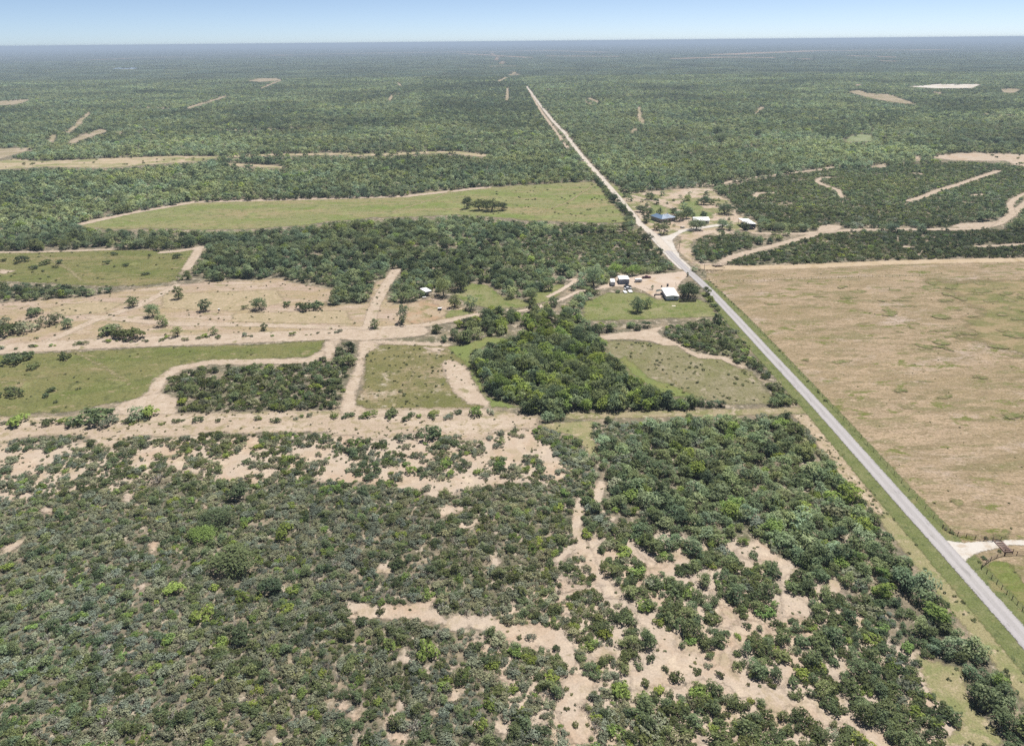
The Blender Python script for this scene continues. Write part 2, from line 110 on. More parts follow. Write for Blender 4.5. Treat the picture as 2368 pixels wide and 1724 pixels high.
 'pasture': [('p', [(123.2,60),(123.6,92),(122.8,120),(122.0,143),(121.2,165),(120.3,200),(119.5,235),(118.2,285),(116.6,330),(115,355),(112.9,372),(110.5,388),(117.0,414.8),(184.7,416.9),(235.0,422.9),(314.8,425.6),(333.4,426.4),(420,60)])],
 'right_green': [('p', [(121.3,151.5),(122.7,147.2),(126.5,149.7),(129.4,148.8),(128.5,140.6),(129.3,133.0),(120.1,119.5),(119.4,126.8),(120.0,139.1)])],
 'far_strip': [('p', [(-626.7,882.5),(-611.8,887.5),(-608.6,905.7),(-564.2,884.5),(-520.1,893.8),(-492.3,904.5),(-457.0,908.5),(-414.5,918.6),(-348.2,907.8),(-367.8,872.1),(-412.6,851.7),(-452.7,826.7),(-491.1,834.4),(-530.3,842.2),(-570.2,823.1),(-584.4,818.8)]), ('s', [(-348.2,907.8),(-310.4,918.2),(-254.5,921.1),(-203.8,921.6)], 16), ('s', [(-322.6,846.2),(-283.3,832.7),(-253.9,820.1)], 14), ('s', [(-192.1,910.3),(-155.2,914.4),(-115.1,925.0),(-71.6,928.8),(-34.2,897.3)], 18)],
 'far_clearing': [('p', [(-705.8,1001.4),(-689.5,1007.8),(-644.7,1012.3),(-633.5,967.2),(-629.2,926.2),(-624.2,906.7),(-639.4,901.5)]), ('p', [(-629.8,1059.5),(-656.4,1152.5),(-672.6,1238.1),(-647.7,1213.8),(-630.1,1112.3),(-616.6,1055.1)]), ('s', [(-864.0,1565.2),(-807.1,1431.0),(-753.3,1316.8),(-704.9,1197.2)], 8.4), ('s', [(-662.8,1079.0),(-703.0,1156.2)], 8.4), ('p', [(-1316.6,1919.7),(-1285.6,1931.0),(-1236.5,1976.9),(-1189.8,1869.4),(-1172.8,1806.7),(-1192.4,1786.7),(-1224.8,1781.7)]), ('s', [(-841.2,1694.7),(-764.0,1665.7),(-720.2,1641.2),(-697.6,1650.3)], 12.0), ('s', [(-697.6,1650.3),(-717.9,1787.8),(-751.1,2040.6)], 12.0), ('p', [(-984.6,2902.6),(-993.3,3075.0),(-904.6,3082.7),(-864.2,2902.4),(-905.7,2798.4)]), ('s', [(-775.6,2402.5),(-858.1,2901.2)], 12.0), ('s', [(-466.3,1209.3),(-404.4,1215.0),(-324.9,1242.0)], 10.799999999999999), ('s', [(-616.5,1185.7),(-610.4,1197.8)], 8.4), ('s', [(-596.9,1205.2),(-594.7,1213.7)], 9.6), ('s', [(-588.2,1226.3),(-585.9,1235.1)], 9.6), ('s', [(-110.2,4344.7),(51.8,4349.5)], 24.0), ('s', [(-37.4,2687.7),(43.0,3620.6)], 14.399999999999999), ('s', [(-4.8,2277.2),(-5.9,1792.0)], 8.4), ('s', [(5.0,2627.9),(18.0,2625.5)], 18.0), ('s', [(111.4,2206.3),(130.9,2203.2)], 15.6), ('s', [(190.6,1840.6),(199.9,1697.1)], 9.6), ('s', [(174.0,1745.4),(178.6,1656.8)], 7.199999999999999), ('p', [(267.0,1578.3),(273.5,1585.2),(237.5,1356.4),(228.2,1263.8),(219.4,1257.2),(224.4,1329.7)]), ('s', [(182.1,1123.3),(197.1,1173.8)], 5.3999999999999995), ('s', [(-305.7,1990.2),(-285.2,1827.9)], 8.4), ('s', [(-314.3,2020.7),(-274.3,2188.4)], 6.0), ('s', [(-382.7,2649.4),(-345.8,2456.3)], 8.4), ('s', [(82.3,1102.3),(91.1,1115.1)], 6.0), ('p', [(876.9,1986.2),(922.4,2017.4),(896.7,1916.8),(921.2,1856.5),(873.6,1687.7),(849.0,1587.7),(851.2,1555.7),(831.0,1589.9),(821.6,1649.8),(833.2,1769.3)]), ('p', [(1311.6,2042.4),(1339.7,2004.3),(1235.5,1872.8),(1224.8,1903.5)]), ('s', [(844.9,1352.5),(881.3,1328.3)], 15.6), ('s', [(1072.6,1938.2),(1067.7,1880.2)], 15.6), ('s', [(458.3,1408.3),(482.4,1470.9),(514.5,1538.3)], 7.199999999999999), ('s', [(488.2,1395.9),(493.6,1395.3)], 7.199999999999999), ('s', [(388.6,781.5),(409.3,801.1)], 4.8), ('s', [(1001.9,2225.8),(1050.0,2298.8)], 12.0)],
 'pale_grass': [('p', [(479.7,1051.8),(506.1,1077.2),(512.7,1058.2),(484.4,992.2),(464.7,993.7),(447.0,995.0)])],
 'white_pit': [('p', [(1118.4,2167.4),(1180.4,2195.2),(1260.1,2261.6),(1373.3,2233.3),(1252.2,2072.7),(1158.1,2074.0)])],
 'far_field': [('s', [(-2113.6,10161.8),(-1385.1,10647.6),(-248.1,10764.8),(586.9,11531.7)], 260), ('s', [(568.4,11166.2),(1130.4,9190.0)], 160), ('s', [(369.5,7248.8),(935.6,6738.1)], 110), ('s', [(-552.5,9192.8),(170.3,6646.4)], 90), ('s', [(1246.0,5750.2),(1666.6,6055.6),(1940.3,5809.6)], 150), ('s', [(1971.6,7173.5),(3451.3,8818.4),(4726.8,8636.3)], 320), ('s', [(2666.5,6179.9),(2765.2,5526.1)], 60), ('s', [(1957.6,5534.9),(2031.6,5168.5)], 40), ('s', [(2256.1,4822.8),(2281.4,4585.9)], 50), ('s', [(-3989.2,7528.1),(-3937.0,7835.7),(-3880.4,8169.3)], 120), ('s', [(-3903.3,8572.3),(-3407.2,8500.9)], 90), ('s', [(-2982.0,8813.3),(-2440.1,8717.0)], 90), ('s', [(-2816.8,9412.9),(-2113.6,10161.8)], 140), ('s', [(-211.8,9584.8),(-110.9,6779.4),(-46.9,4870.0)], 36)],
 'pond': [('p', [(-2412.7,4722.9),(-2250.3,4731.6),(-2161.6,4571.4),(-2131.9,4460.9),(-2294.2,4505.4)])],
 'side_track': [('s', [(54.5,2124.4),(62.9,1434.2),(74.9,946.5)], 5)],
 'asphalt_road': [('s', [(117.4,50),(117,90),(116.8,125),(116.2,155),(115.6,178),(115.2,200),(114.6,232),(113.6,260),(112.4,290),(110.8,335),(109.2,370),(107.6,391),(105.4,412),(103.2,440),(102.6,455)], 4.6)],
 'verge': [('s', [(112.80000000000001,50),(112.4,90),(112.2,125),(111.60000000000001,155),(111.0,178),(110.60000000000001,200),(110.39999999999999,232),(109.39999999999999,260),(108.2,290),(106.6,335),(105.0,370)], 4.6), ('s', [(121.6,50),(121.39999999999999,90),(120.81304347826085,125),(119.98181818181817,155),(119.33285714285714,178),(118.85,200),(118.1842857142857,232),(117.32499999999999,260),(116.3111111111111,290),(114.63999999999999,335),(112.27352941176471,370),(110.14999999999999,391)], 5.4)],
 'gravel_road': [('s', [(102.6,455),(102.4,475),(101.2,500),(99.2,516),(97.3,530),(93.5,676.1),(91.6,723.8),(92.8,723.5),(90.3,769.4),(87.5,837.6),(85.3,931.7),(83.6,1006.3),(83.0,1111.9),(75.0,1290.9),(67.2,1609.3),(53.2,2346.6)], 5.6)],
 'drive': [('p', [(117.6,158.2),(122.4,156.8),(125.9,157.2),(131.4,157.8),(134.5,157.9),(139.7,157.8),(145.7,157.9),(143.8,155.1),(138.2,155.5),(134.7,155.9),(131.2,154.6),(125.8,153.4),(122.3,151.8),(119.5,150.0),(117.6,148.2)]), ('s', [(144,156.4),(165,156.6),(200,157.5)], 3.6)],
 'tone_light': [('p', [(245.9,1158.9),(427.7,1102.8),(474.3,961.8),(459.6,854.7),(354.7,793.9),(222.5,707.9),(158.3,685.4),(97.3,688.6),(89.2,820.8),(91.9,1055.9),(114.7,1159.6)]), ('p', [(573.0,1173.5),(834.4,1172.3),(711.2,991.0),(515.5,1006.1)])],
 'tone_dark': [('p', [(129.8,492.3),(154.9,495.7),(176.4,483.9),(150.1,460.2),(128.9,431.3),(115.2,435.3)]), ('p', [(126.2,421.2),(157.9,452.2),(199.9,483.0),(228.3,499.7),(386.0,502.6),(334.3,427.7),(236.4,425.6),(176.5,420.1)]), ('p', [(193.9,675.5),(329.8,766.0),(494.2,809.3),(530.8,785.0),(565.4,762.1),(489.6,652.5),(384.7,553.7),(314.6,515.0),(243.7,522.9),(230.3,518.5),(195.8,515.0),(183.3,574.0)]), ('p', [(0.3,485.7),(52.2,501.9),(87.4,505.3),(97.0,426.8),(92.3,413.2),(57.6,407.7),(15.2,429.6)]), ('p', [(69.0,315.9),(80.0,321.6),(108.4,324.7),(110.8,238.5),(100.1,238.7),(101.2,269.6),(91.1,285.4),(77.7,292.1)]), ('p', [(-142.6,262.1),(-141.4,276.3),(-130.0,282.8),(-109.4,284.0),(-89.0,281.8),(-75.6,301.5),(-65.6,253.0),(-63.5,234.0),(-122.6,231.5),(-132.3,248.8)]), ('p', [(-393.6,3510.9),(22.6,3785.3),(50.9,2347.0),(75.2,1132.2),(-18.2,1226.3),(-154.9,1339.3)]), ('p', [(522.1,1248.7),(734.2,1426.6),(690.2,1311.0),(542.7,1133.3),(462.7,1026.9),(415.5,1013.7)]), ('p', [(641.6,2172.0),(846.9,2213.1),(706.4,1962.7),(633.2,2004.3)]), ('s', [(-180.7,1767.1),(-90.1,1793.2),(-7.4,1718.3)], 30), ('s', [(289.5,1296.4),(363.9,1192.2),(449.8,1162.5),(512.6,1225.1)], 35), ('s', [(507.9,990.4),(594.6,965.1),(681.8,977.2)], 26), ('s', [(209.0,871.2),(265.3,919.2),(337.4,942.2)], 22), ('s', [(-713.6,1883.1),(-628.8,1923.7),(-539.3,2022.9)], 40), ('s', [(-776.8,1521.9),(-680.7,1511.8),(-638.3,1558.5)], 34), ('s', [(-523.4,1321.2),(-481.3,1370.7),(-441.4,1366.9)], 30), ('s', [(-374.1,1745.7),(-305.7,1990.2),(-281.3,2489.2)], 60), ('s', [(665.3,1371.3),(855.8,1413.4),(1003.2,1464.2)], 50), ('s', [(-1818.8,2756.8),(-1378.8,2543.3),(-850.4,2096.7)], 70)],
 'tree_belt': [('p', [(49.8,230.0),(94.2,230.7),(100.5,217.9),(101.2,190.4),(102.5,172.1),(105.7,158.1),(107.6,144.1),(105.3,127.6),(100.1,116.1),(92.5,118.0),(90.3,133.5),(84.5,144.4),(74.5,150.5),(70.3,158.7),(58.7,155.1),(36.1,152.8)]), ('p', [(24.7,211.2),(93.1,218.0),(73.0,159.4),(44.4,162.4),(28.4,176.8)]), ('p', [(96.6,112.5),(104.9,121.0),(108.9,110.7),(110.6,102.5),(103.9,92.9),(94.7,95.3),(94.7,103.7)])],
 'creek_wood': [('p', [(-19.8,292.6),(-11.5,303.7),(3.5,309.3),(18.9,313.0),(33.9,310.6),(43.1,287.4),(49.6,265.5),(60.7,244.7),(69.9,239.1),(80.6,233.6),(78.9,227.4),(3.7,231.4),(2.6,240.5),(-9.9,249.0),(-14.4,265.4)]), ('p', [(-61.5,309.0),(-35.3,320.7),(-25.9,331.5),(-15.9,342.9),(-4.4,360.1),(4.2,359.8),(5.7,347.1),(20.1,367.3),(30.0,359.1),(30.7,336.8),(38.6,318.8),(11.2,311.2),(-34.2,308.3)])],
}
LONE = [
 ('mesquite_tree', -180.6, 370.0, 3.18, 1.5, 'tall tree at the upper edge of the bare field by the curving dirt track'),
 ('mesquite_tree', -158.0, 349.8, 3.53, 1.25, 'bushy tree just left of the small stilted feeder in the bare field'),
 ('mesquite_tree', -199.3, 357.4, 3.42, 1.1, 'green tree beside the bend of the dirt track on the bare field'),
 ('mesquite_tree', -181.8, 342.2, 3.92, 1.2, 'flat topped tree with bare trunk above the thicket in the bare field'),
 ('mesquite_tree', -171.1, 328.2, 3.26, 1.2, 'round tree just right of the thicket in the bare field'),
 ('mesquite_tree', -216.7, 327.2, 3.02, 1.1, 'small round tree between the two thickets on the left bare ground'),
 ('pale_tree', -157.9, 314.3, 2.84, 1.1, 'pale little tree below the round tree near the lower edge of the bare field'),
 ('pale_tree', -141.3, 316.7, 2.24, 1.2, 'small pale tree alone at the lower edge of the bare field'),
 ('mesquite_tree', -118.9, 321.6, 2.03, 1.2, 'lone small tree in the lower dry part of the bare field'),
 ('mesquite_tree', -130.7, 351.5, 4.39, 1.0, 'wide tree in the middle of the dry bare field'),
 ('low_bush', -138.3, 352.2, 1.86, 1.0, 'little bush beside the wide tree in the bare field'),
 ('dark_shrub', -118.0, 356.9, 2.48, 1.1, 'dark bush right of the wide tree in the bare field'),
 ('dark_shrub', -107.0, 349.8, 3.87, 1.1, 'left one of two dark bushes at the right end of the bare field'),
 ('dark_shrub', -100.9, 352.1, 3.89, 1.1, 'right one of two dark bushes at the right end of the bare field'),
 ('dark_shrub', -244.4, 346.3, 4.67, 0.9, 'dark spreading bush on the pale bare ground at far left'),
 ('grey_shrub', -229.0, 332.0, 5.42, 1.0, 'broad bush at the right end of the left thicket'),
 ('dark_shrub', -192.6, 317.4, 4.64, 1.0, 'left bush of the dense thicket in the bare field'),
 ('dark_shrub', -184.6, 314.6, 4.99, 1.0, 'middle bush of the dense thicket in the bare field'),
 ('dark_shrub', -177.0, 312.9, 4.97, 1.0, 'right bush of the dense thicket in the bare field'),
 ('grey_shrub', -191.6, 321.6, 4.3, 1.0, 'greyish bush at the back of the thicket in the bare field'),
 ('dark_shrub', -240.5, 319.7, 5.84, 1.0, 'dark bush in the thicket at the left picture edge'),
 ('grey_shrub', -235.4, 322.8, 5.49, 1.0, 'grey bush in the middle of the thicket at the left picture edge'),
 ('grey_shrub', -251.4, 331.9, 3.62, 1.0, 'upper grey bush of the thicket at the left picture edge'),
 ('dark_shrub', -311.5, 445.8, 4.46, 0.9, 'large bush near the upper left corner of the far left meadow'),
 ('dark_shrub', -325.3, 447.8, 2.19, 0.9, 'bush at the extreme left of the far left meadow'),
 ('dark_shrub', -294.1, 439.7, 4.1, 0.8, 'wide flat bush in the upper part of the far left meadow'),
 ('dark_shrub', -285.6, 440.9, 2.57, 1.0, 'round bush right of the wide flat one in the far left meadow'),
 ('dark_shrub', -295.2, 429.5, 3.01, 0.7, 'flat bush below the large one in the far left meadow'),
 ('low_bush', -282.8, 431.5, 1.82, 0.9, 'small bush below the round one in the far left meadow'),
 ('low_bush', -285.9, 423.7, 1.39, 0.9, 'tiny bush alone in the left part of the far left meadow'),
 ('dark_shrub', -254.6, 439.1, 2.15, 1.2, 'upright bush in the middle of the far left meadow'),
 ('dark_shrub', -259.8, 459.7, 2.13, 1.1, 'bush on the upper edge of the far left meadow'),
 ('dark_shrub', -240.2, 434.3, 2.33, 0.9, 'bush right of the middle of the far left meadow'),
 ('low_bush', -235.2, 456.1, 1.38, 1.3, 'small upright bush near the upper right of the far left meadow'),
 ('dark_shrub', -215.7, 451.2, 3.04, 1.0, 'biggest bush by the sandy right rim of the far left meadow'),
 ('low_bush', -219.2, 414.8, 2.53, 0.7, 'low bush alone near the lower right of the far left meadow'),
 ('dark_shrub', -216.3, 286.6, 5.86, 0.7, 'wide dark bush at the upper left of the near green field'),
 ('dark_shrub', -197.3, 289.5, 2.94, 1.0, 'dark bush on the upper edge of the near green field'),
 ('dark_shrub', -204.3, 279.1, 2.57, 1.0, 'round bush below the upper left bushes in the near green field'),
 ('dark_shrub', -195.7, 253.5, 3.59, 1.0, 'large round bush in the lower left of the near green field'),
 ('dark_shrub', -201.5, 251.6, 2.11, 1.1, 'bush cut by the left edge of the near green field'),
 ('dark_shrub', -184.0, 256.7, 1.95, 1.0, 'upper of two close bushes in the lower near green field'),
 ('dark_shrub', -183.0, 251.7, 1.47, 1.0, 'lower of two close bushes in the lower near green field'),
 ('low_bush', -176.4, 246.8, 1.13, 0.9, 'small bush below the close pair in the near green field'),
 ('low_bush', -173.9, 258.3, 1.04, 0.7, 'tiny bush alone in the middle of the near green field'),
 ('dark_shrub', -152.6, 230.8, 5.95, 1.0, 'broad bush on the sand below the near green field'),
 ('grey_shrub', -146.6, 229.5, 3.55, 0.9, 'grey bush touching the broad one below the near green field'),
 ('pale_tree', -138.2, 233.0, 3.9, 0.8, 'left half of the pale bush pair beside the dark round thicket'),
 ('lime_shrub', -134.5, 235.5, 3.93, 0.9, 'right half of the pale bush pair beside the dark round thicket'),
 ('lime_shrub', -180.8, 230.1, 4.3, 0.9, 'green bush at the lower left corner of the near green field'),
 ('dark_shrub', -169.0, 229.3, 2.37, 0.9, 'low dark bush on the sand at the foot of the near green field'),
 ('lime_shrub', -164.0, 230.4, 2.08, 0.9, 'light bush on the sand at the foot of the near green field'),
 ('dark_tree', -28.1, 380.5, 5.65, 1.25, 'big dark round tree on the grass right of the white roofed camp'),
 ('mesquite_tree', -36.7, 370.4, 4.85, 1.5, 'light green tree between the white roofed camp and the big dark round tree'),
 ('mesquite_tree', -29.3, 351.8, 3.55, 1.2, 'rounded tree below the big dark round tree'),
 ('pale_tree', -20.6, 347.4, 3.84, 1.3, 'thin pale tree beside the green swale'),
 ('pale_tree', -0.1, 365.8, 3.58, 1.2, 'airy tree in the middle of the green swale'),
 ('mesquite_tree', 10.7, 361.7, 4.06, 1.2, 'full tree on the right bank of the green swale'),
 ('mesquite_tree', 20.8, 377.9, 3.23, 1.3, 'rounded tree beside the looping dirt trail'),
 ('pale_tree', -53.0, 330.0, 3.8, 1.5, 'leaning thin tree on the reddish soil'),
 ('mesquite_tree', -66.4, 323.3, 2.67, 1.1, 'tree in the fork of the dirt tracks'),
 ('mesquite_tree', 63.8, 342.6, 4.13, 1.3, 'taller of two trees standing in the mown lawn'),
 ('mesquite_tree', 70.2, 348.2, 2.68, 1.3, 'smaller of two trees standing in the mown lawn'),
 ('pale_tree', 46.5, 384.9, 5.7, 1.5, 'tall pale tree left of the white trailers'),
 ('bright_tree', 60.8, 406.3, 4.02, 1.2, 'bright green round tree behind the grey box trailer'),
 ('bright_tree', 71.6, 405.0, 4.39, 1.0, 'olive green round tree behind the white camper trailer'),
 ('dark_tree', -35.7, 594.1, 4.97, 1.4, 'tall left tree of the dark clump in the light meadow'),
 ('dark_tree', -25.4, 587.4, 6.32, 1.0, 'second tree of the dark clump in the light meadow'),
 ('dark_tree', -15.3, 584.5, 6.95, 1.0, 'widest tree of the dark clump in the light meadow'),
 ('dark_tree', -6.8, 585.3, 5.3, 0.9, 'right end tree of the dark clump in the light meadow'),
 ('dark_shrub', 44.5, 370.7, 3.53, 0.8, 'dark bush on the grass below the tall pale tree'),
 ('lime_shrub', -52.4, 233.6, 2.52, 0.9, 'light green bush at the lower left corner of the brown parcel'),
 ('dark_shrub', -44.8, 232.8, 3.3, 0.7, 'dark bush on the sand at the foot of the brown parcel'),
 ('dark_shrub', -20.1, 234.4, 1.57, 1.1, 'small bush near the lower right of the brown parcel'),
 ('lime_shrub', -13.4, 234.0, 2.89, 1.0, 'light green bush at the lower right corner of the brown parcel'),
 ('lime_shrub', -28.8, 234.0, 2.11, 0.7, 'low light bush at the foot of the brown parcel'),
 ('dark_shrub', -60.5, 233.1, 2.1, 0.7, 'dark low bush at the lower left sand corner'),
 ('low_bush', -44.0, 253.3, 1.09, 0.9, 'dark little bush in the middle of the brown parcel'),
 ('low_bush', -42.3, 249.6, 0.82, 0.9, 'tiny dark bush below the middle one in the brown parcel'),
 ('low_bush', -40.4, 244.7, 0.81, 0.8, 'dark tuft in the lower brown parcel'),
 ('low_bush', -55.2, 297.5, 0.73, 0.9, 'tiny bush at the top of the brown parcel'),
 ('low_bush', -45.1, 279.1, 0.83, 0.8, 'tiny bush in the upper brown parcel'),
 ('dark_tree', 95.2, 365.2, 6.45, 0.85, 'big dark oak shading the right side of the white mobile home'),
 ('dark_tree', 105.3, 366.7, 2.44, 1.3, 'dark tree beside the paved road next to the big oak'),
 ('bright_tree', 104.9, 357.1, 2.11, 1.0, 'bushy tree on the road edge below the big oak'),
 ('dark_shrub', 104.7, 348.7, 2.07, 0.9, 'dark hedge like bush on the road edge by the lawn'),
 ('dark_shrub', 104.6, 342.3, 1.76, 0.9, 'last dark bush on the road edge at the end of the lawn'),
 ('mesquite_tree', 78.0, 378.0, 0.89, 1.9, 'small upright tree left of the white mobile home'),
 ('dark_tree', 102.7, 401.0, 0.78, 2.2, 'narrow tree poking up behind the big oak'),
 ('dark_shrub', 58.2, 372.6, 1.6, 1.1, 'shrub at the corner of the yard below the grey shed'),
 ('dark_tree', 88.0, 615.1, 4.68, 1.1, 'dark round oak on the far left edge of the road by the light meadow'),
 ('dark_tree', 100.4, 635.5, 2.57, 1.0, 'small dark oak at the back left of the ranch yard'),
 ('dark_tree', 121.3, 624.9, 4.57, 0.95, 'wide dark oak at the back of the ranch yard'),
 ('bright_tree', 151.8, 618.2, 3.9, 0.9, 'round green oak on the lawn at the back of the ranch yard'),
 ('dark_tree', 161.8, 600.6, 4.92, 1.0, 'full oak right of the back lawn of the ranch yard'),
 ('dark_tree', 169.7, 565.4, 6.74, 0.9, 'largest oak between the white roofs of the ranch'),
 ('mesquite_tree', 90.6, 591.9, 3.01, 1.0, 'tree on the left road edge below the dark round oak'),
 ('dark_tree', 104.4, 574.3, 4.23, 0.9, 'dark oak left of the blue roof'),
 ('mesquite_tree', 108.8, 562.2, 3.51, 1.2, 'green oak touching the left end of the blue roof'),
 ('dark_tree', 103.0, 540.1, 4.01, 1.0, 'dark tree in front of the left end of the blue roof'),
 ('mesquite_tree', 115.4, 554.8, 3.16, 1.6, 'tree standing in front of the middle of the blue roof'),
 ('mesquite_tree', 122.1, 546.1, 2.8, 0.9, 'small tree in front of the blue roof'),
 ('mesquite_tree', 128.6, 541.8, 4.33, 1.0, 'tree at the right end of the blue roof'),
 ('mesquite_tree', 135.4, 549.7, 4.7, 1.3, 'tall tree between the blue roof and the white roofed house'),
 ('dark_tree', 146.1, 539.7, 3.54, 1.4, 'dark tree in front of the white roofed house'),
 ('pale_tree', 108.5, 502.1, 4.33, 1.25, 'large airy tree beside the road junction'),
 ('mesquite_tree', 106.2, 514.2, 3.54, 1.0, 'tree behind the airy one at the road junction'),
 ('pale_tree', 134.2, 513.1, 6.18, 0.95, 'spreading thin tree below the white roofed house'),
 ('pale_tree', 153.5, 514.8, 4.72, 1.1, 'thin grey green tree left of the open barn'),
 ('pale_tree', 158.6, 512.1, 3.82, 1.0, 'second thin tree left of the open barn'),
 ('mesquite_tree', 169.4, 511.7, 3.23, 1.2, 'tree in front of the open barn'),
 ('mesquite_tree', 91.1, 498.0, 2.41, 1.8, 'thin stemmed tree on the road bank opposite the ranch'),
 ('mesquite_tree', 101.5, 534.9, 2.44, 1.0, 'small tree by the road at the front of the ranch yard'),
 ('dark_shrub', 93.9, 548.7, 2.81, 1.0, 'bush in the road edge hedge near the ranch yard'),
 ('dark_shrub', 92.7, 565.9, 2.89, 1.0, 'bush further along the road edge hedge'),
 ('dark_tree', 297.1, 1071.9, 8.75, 1.0, 'upper of the dark clumped trees in the distant bright woodland'),
 ('dark_tree', 280.1, 988.5, 9.62, 1.0, 'lower of the dark clumped trees in the distant bright woodland'),
 ('dark_tree', 350.7, 1056.8, 6.69, 1.0, 'single dark tree in the distant bright woodland'),
 ('dark_shrub', 32.9, 114.6, 0.91, 1.0, 'round bush at the left of a touching pair on the open sand'),
 ('dark_shrub', 34.9, 112.3, 1.59, 1.0, 'larger bush of a touching pair on the open sand'),
 ('dark_shrub', 27.7, 110.7, 1.14, 1.2, 'upright dark bush alone on the open sand'),
 ('dark_shrub', 39.7, 113.7, 1.16, 0.8, 'low oval bush alone on the open sand'),
 ('dark_shrub', 44.4, 112.7, 0.9, 1.3, 'upright small bush on the sand by the trail fork'),
 ('leafless_shrub', 36.5, 110.6, 0.74, 1.0, 'small half bare bush beside the touching pair on the open sand'),
 ('grey_shrub', 42.4, 115.3, 0.97, 0.8, 'low grey bush at the edge of the open sand'),
 ('dark_shrub', 30.3, 117.3, 1.13, 1.1, 'bush at the tip of the thicket poking into the open sand'),
 ('grey_shrub', 44.2, 106.5, 1.39, 1.1, 'grey round bush at the lower edge of the main sand trail'),
 ('low_bush', 10.9, 109.6, 0.71, 1.1, 'upper bush on the lower left patch of sand'),
 ('low_bush', 11.9, 108.2, 0.42, 1.0, 'tiny tuft on the lower left patch of sand'),
 ('low_bush', 10.6, 104.5, 0.63, 1.0, 'small bush on the lower left patch of sand'),
 ('low_bush', 12.5, 105.5, 0.33, 1.4, 'tiny dark tuft in the middle of the lower left patch of sand'),
 ('low_bush', 12.1, 100.7, 0.81, 1.1, 'bush on the lowest part of the left sand patch'),
 ('low_bush', 14.5, 100.7, 0.48, 1.0, 'small tuft on the lowest part of the left sand patch'),
 ('dark_shrub', 63.8, 152.3, 1.49, 0.7, 'low bush alone on the upper right sand patch'),
 ('low_bush', -4.0, 134.4, 1.12, 1.2, 'thin bush on the curve of the wide sand trail'),
 ('grey_shrub', 3.9, 124.0, 1.06, 1.4, 'upright bush in the middle of the wide sand trail'),
 ('low_bush', 1.1, 124.0, 0.7, 1.3, 'small bush left of the upright one on the wide sand trail'),
 ('dark_shrub', 9.4, 120.7, 1.04, 1.3, 'bush standing near the right end of the wide sand trail'),
 ('dark_shrub', -32.3, 132.5, 1.18, 1.0, 'bush on the left part of the wide sand trail'),
 ('leafless_shrub', -38.2, 132.5, 0.92, 0.7, 'grey twiggy bush at the left end of the wide sand trail'),
 ('lime_shrub', -19.6, 119.7, 2.84, 0.95, 'big bright green bush below the wide sand trail'),
 ('lime_shrub', -6.7, 100.4, 1.46, 1.5, 'tall lime green bush at the bottom centre'),
 ('lime_shrub', -54.4, 212.7, 2.23, 1.0, 'bright bush on the sand left of centre below the long clearing'),
 ('dark_shrub', -29.4, 216.7, 3.96, 1.0, 'large leafy bush at the edge of the long clearing'),
 ('lime_shrub', -21.7, 197.7, 2.24, 1.0, 'round bright green bush on the sand below the long clearing'),
 ('lime_shrub', -39.0, 193.9, 1.04, 1.0, 'tiny round green bush on the sand below the long clearing'),
 ('lime_shrub', -11.2, 193.7, 1.56, 1.0, 'yellow green bush beside grey shrubs below the long clearing'),
 ('lime_shrub', -32.6, 194.5, 1.82, 1.3, 'upright bright bush between the small bushes below the long clearing'),
 ('grey_shrub', -19.5, 217.1, 1.42, 0.8, 'pale grey bush alone on the long clearing'),
 ('leafless_shrub', 0.9, 223.0, 1.3, 1.0, 'brown dead bush at the right end of the long clearing'),
 ('dark_tree', -83.5, 181.8, 3.71, 0.7, 'dark round tree in the brush left of centre'),
 ('dark_tree', -85.1, 168.9, 5.38, 0.55, 'dark green flat topped tree in the left brush'),
 ('bright_tree', -86.5, 161.5, 4.3, 0.6, 'green tree touching the flat topped one in the left brush'),
 ('dark_tree', -73.8, 149.8, 7.06, 0.5, 'widest dark green tree in the left brush'),
 ('dark_tree', -60.7, 140.4, 3.07, 0.7, 'dark round tree right of the widest one in the left brush'),
 ('bright_tree', -85.3, 140.2, 3.06, 0.6, 'bright domed tree in the left brush'),
 ('dark_tree', -63.2, 124.8, 3.2, 0.7, 'dark domed tree in the lower left brush'),
 ('lime_shrub', -67.2, 137.9, 2.22, 0.9, 'yellow green bush below the widest dark tree'),
 ('lime_shrub', -74.5, 131.7, 2.93, 0.9, 'ragged lime bush in the lower left brush'),
 ('leafless_shrub', -111.4, 190.3, 4.09, 0.8, 'silvery bare shrub in the left brush'),
 ('bright_tree', -64.4, 163.4, 3.19, 0.7, 'bright tree in the brush left of centre'),
 ('dark_shrub', 129.8, 158.7, 0.81, 0.9, 'dark bush at the gate end of the driveway fence'),
 ('dark_shrub', 121.8, 161.2, 0.76, 0.6, 'dark low bush on the fence left of the driveway'),
 ('dark_shrub', 130.0, 153.0, 0.65, 0.8, 'dark round bush beside the cattle guard'),
 ('dark_shrub', 124.2, 150.2, 0.83, 0.8, 'bigger dark bush below the white driveway'),
 ('dark_shrub', 122.1, 148.8, 0.52, 0.9, 'black looking small bush on the fence below the driveway'),
 ('grey_shrub', 121.2, 163.0, 0.61, 0.9, 'whitish flowering bush on the fence left of the driveway'),
 ('dark_shrub', 112.6, 412.0, 0.7, 1.0, ''),
 ('dark_shrub', 112.9, 407.2, 0.47, 1.0, ''),
 ('dark_shrub', 113.6, 394.3, 0.54, 1.0, ''),
 ('dark_shrub', 113.4, 389.4, 0.67, 1.0, ''),
 ('dark_shrub', 113.8, 385.7, 0.66, 1.0, ''),
 ('dark_shrub', 114.2, 380.8, 0.74, 1.0, ''),
 ('dark_shrub', 115.0, 372.1, 0.44, 1.0, ''),
 ('dark_shrub', 114.9, 365.7, 0.63, 1.0, ''),
 ('dark_shrub', 115.4, 355.2, 0.44, 1.0, ''),
 ('dark_shrub', 115.4, 351.5, 0.49, 1.0, ''),
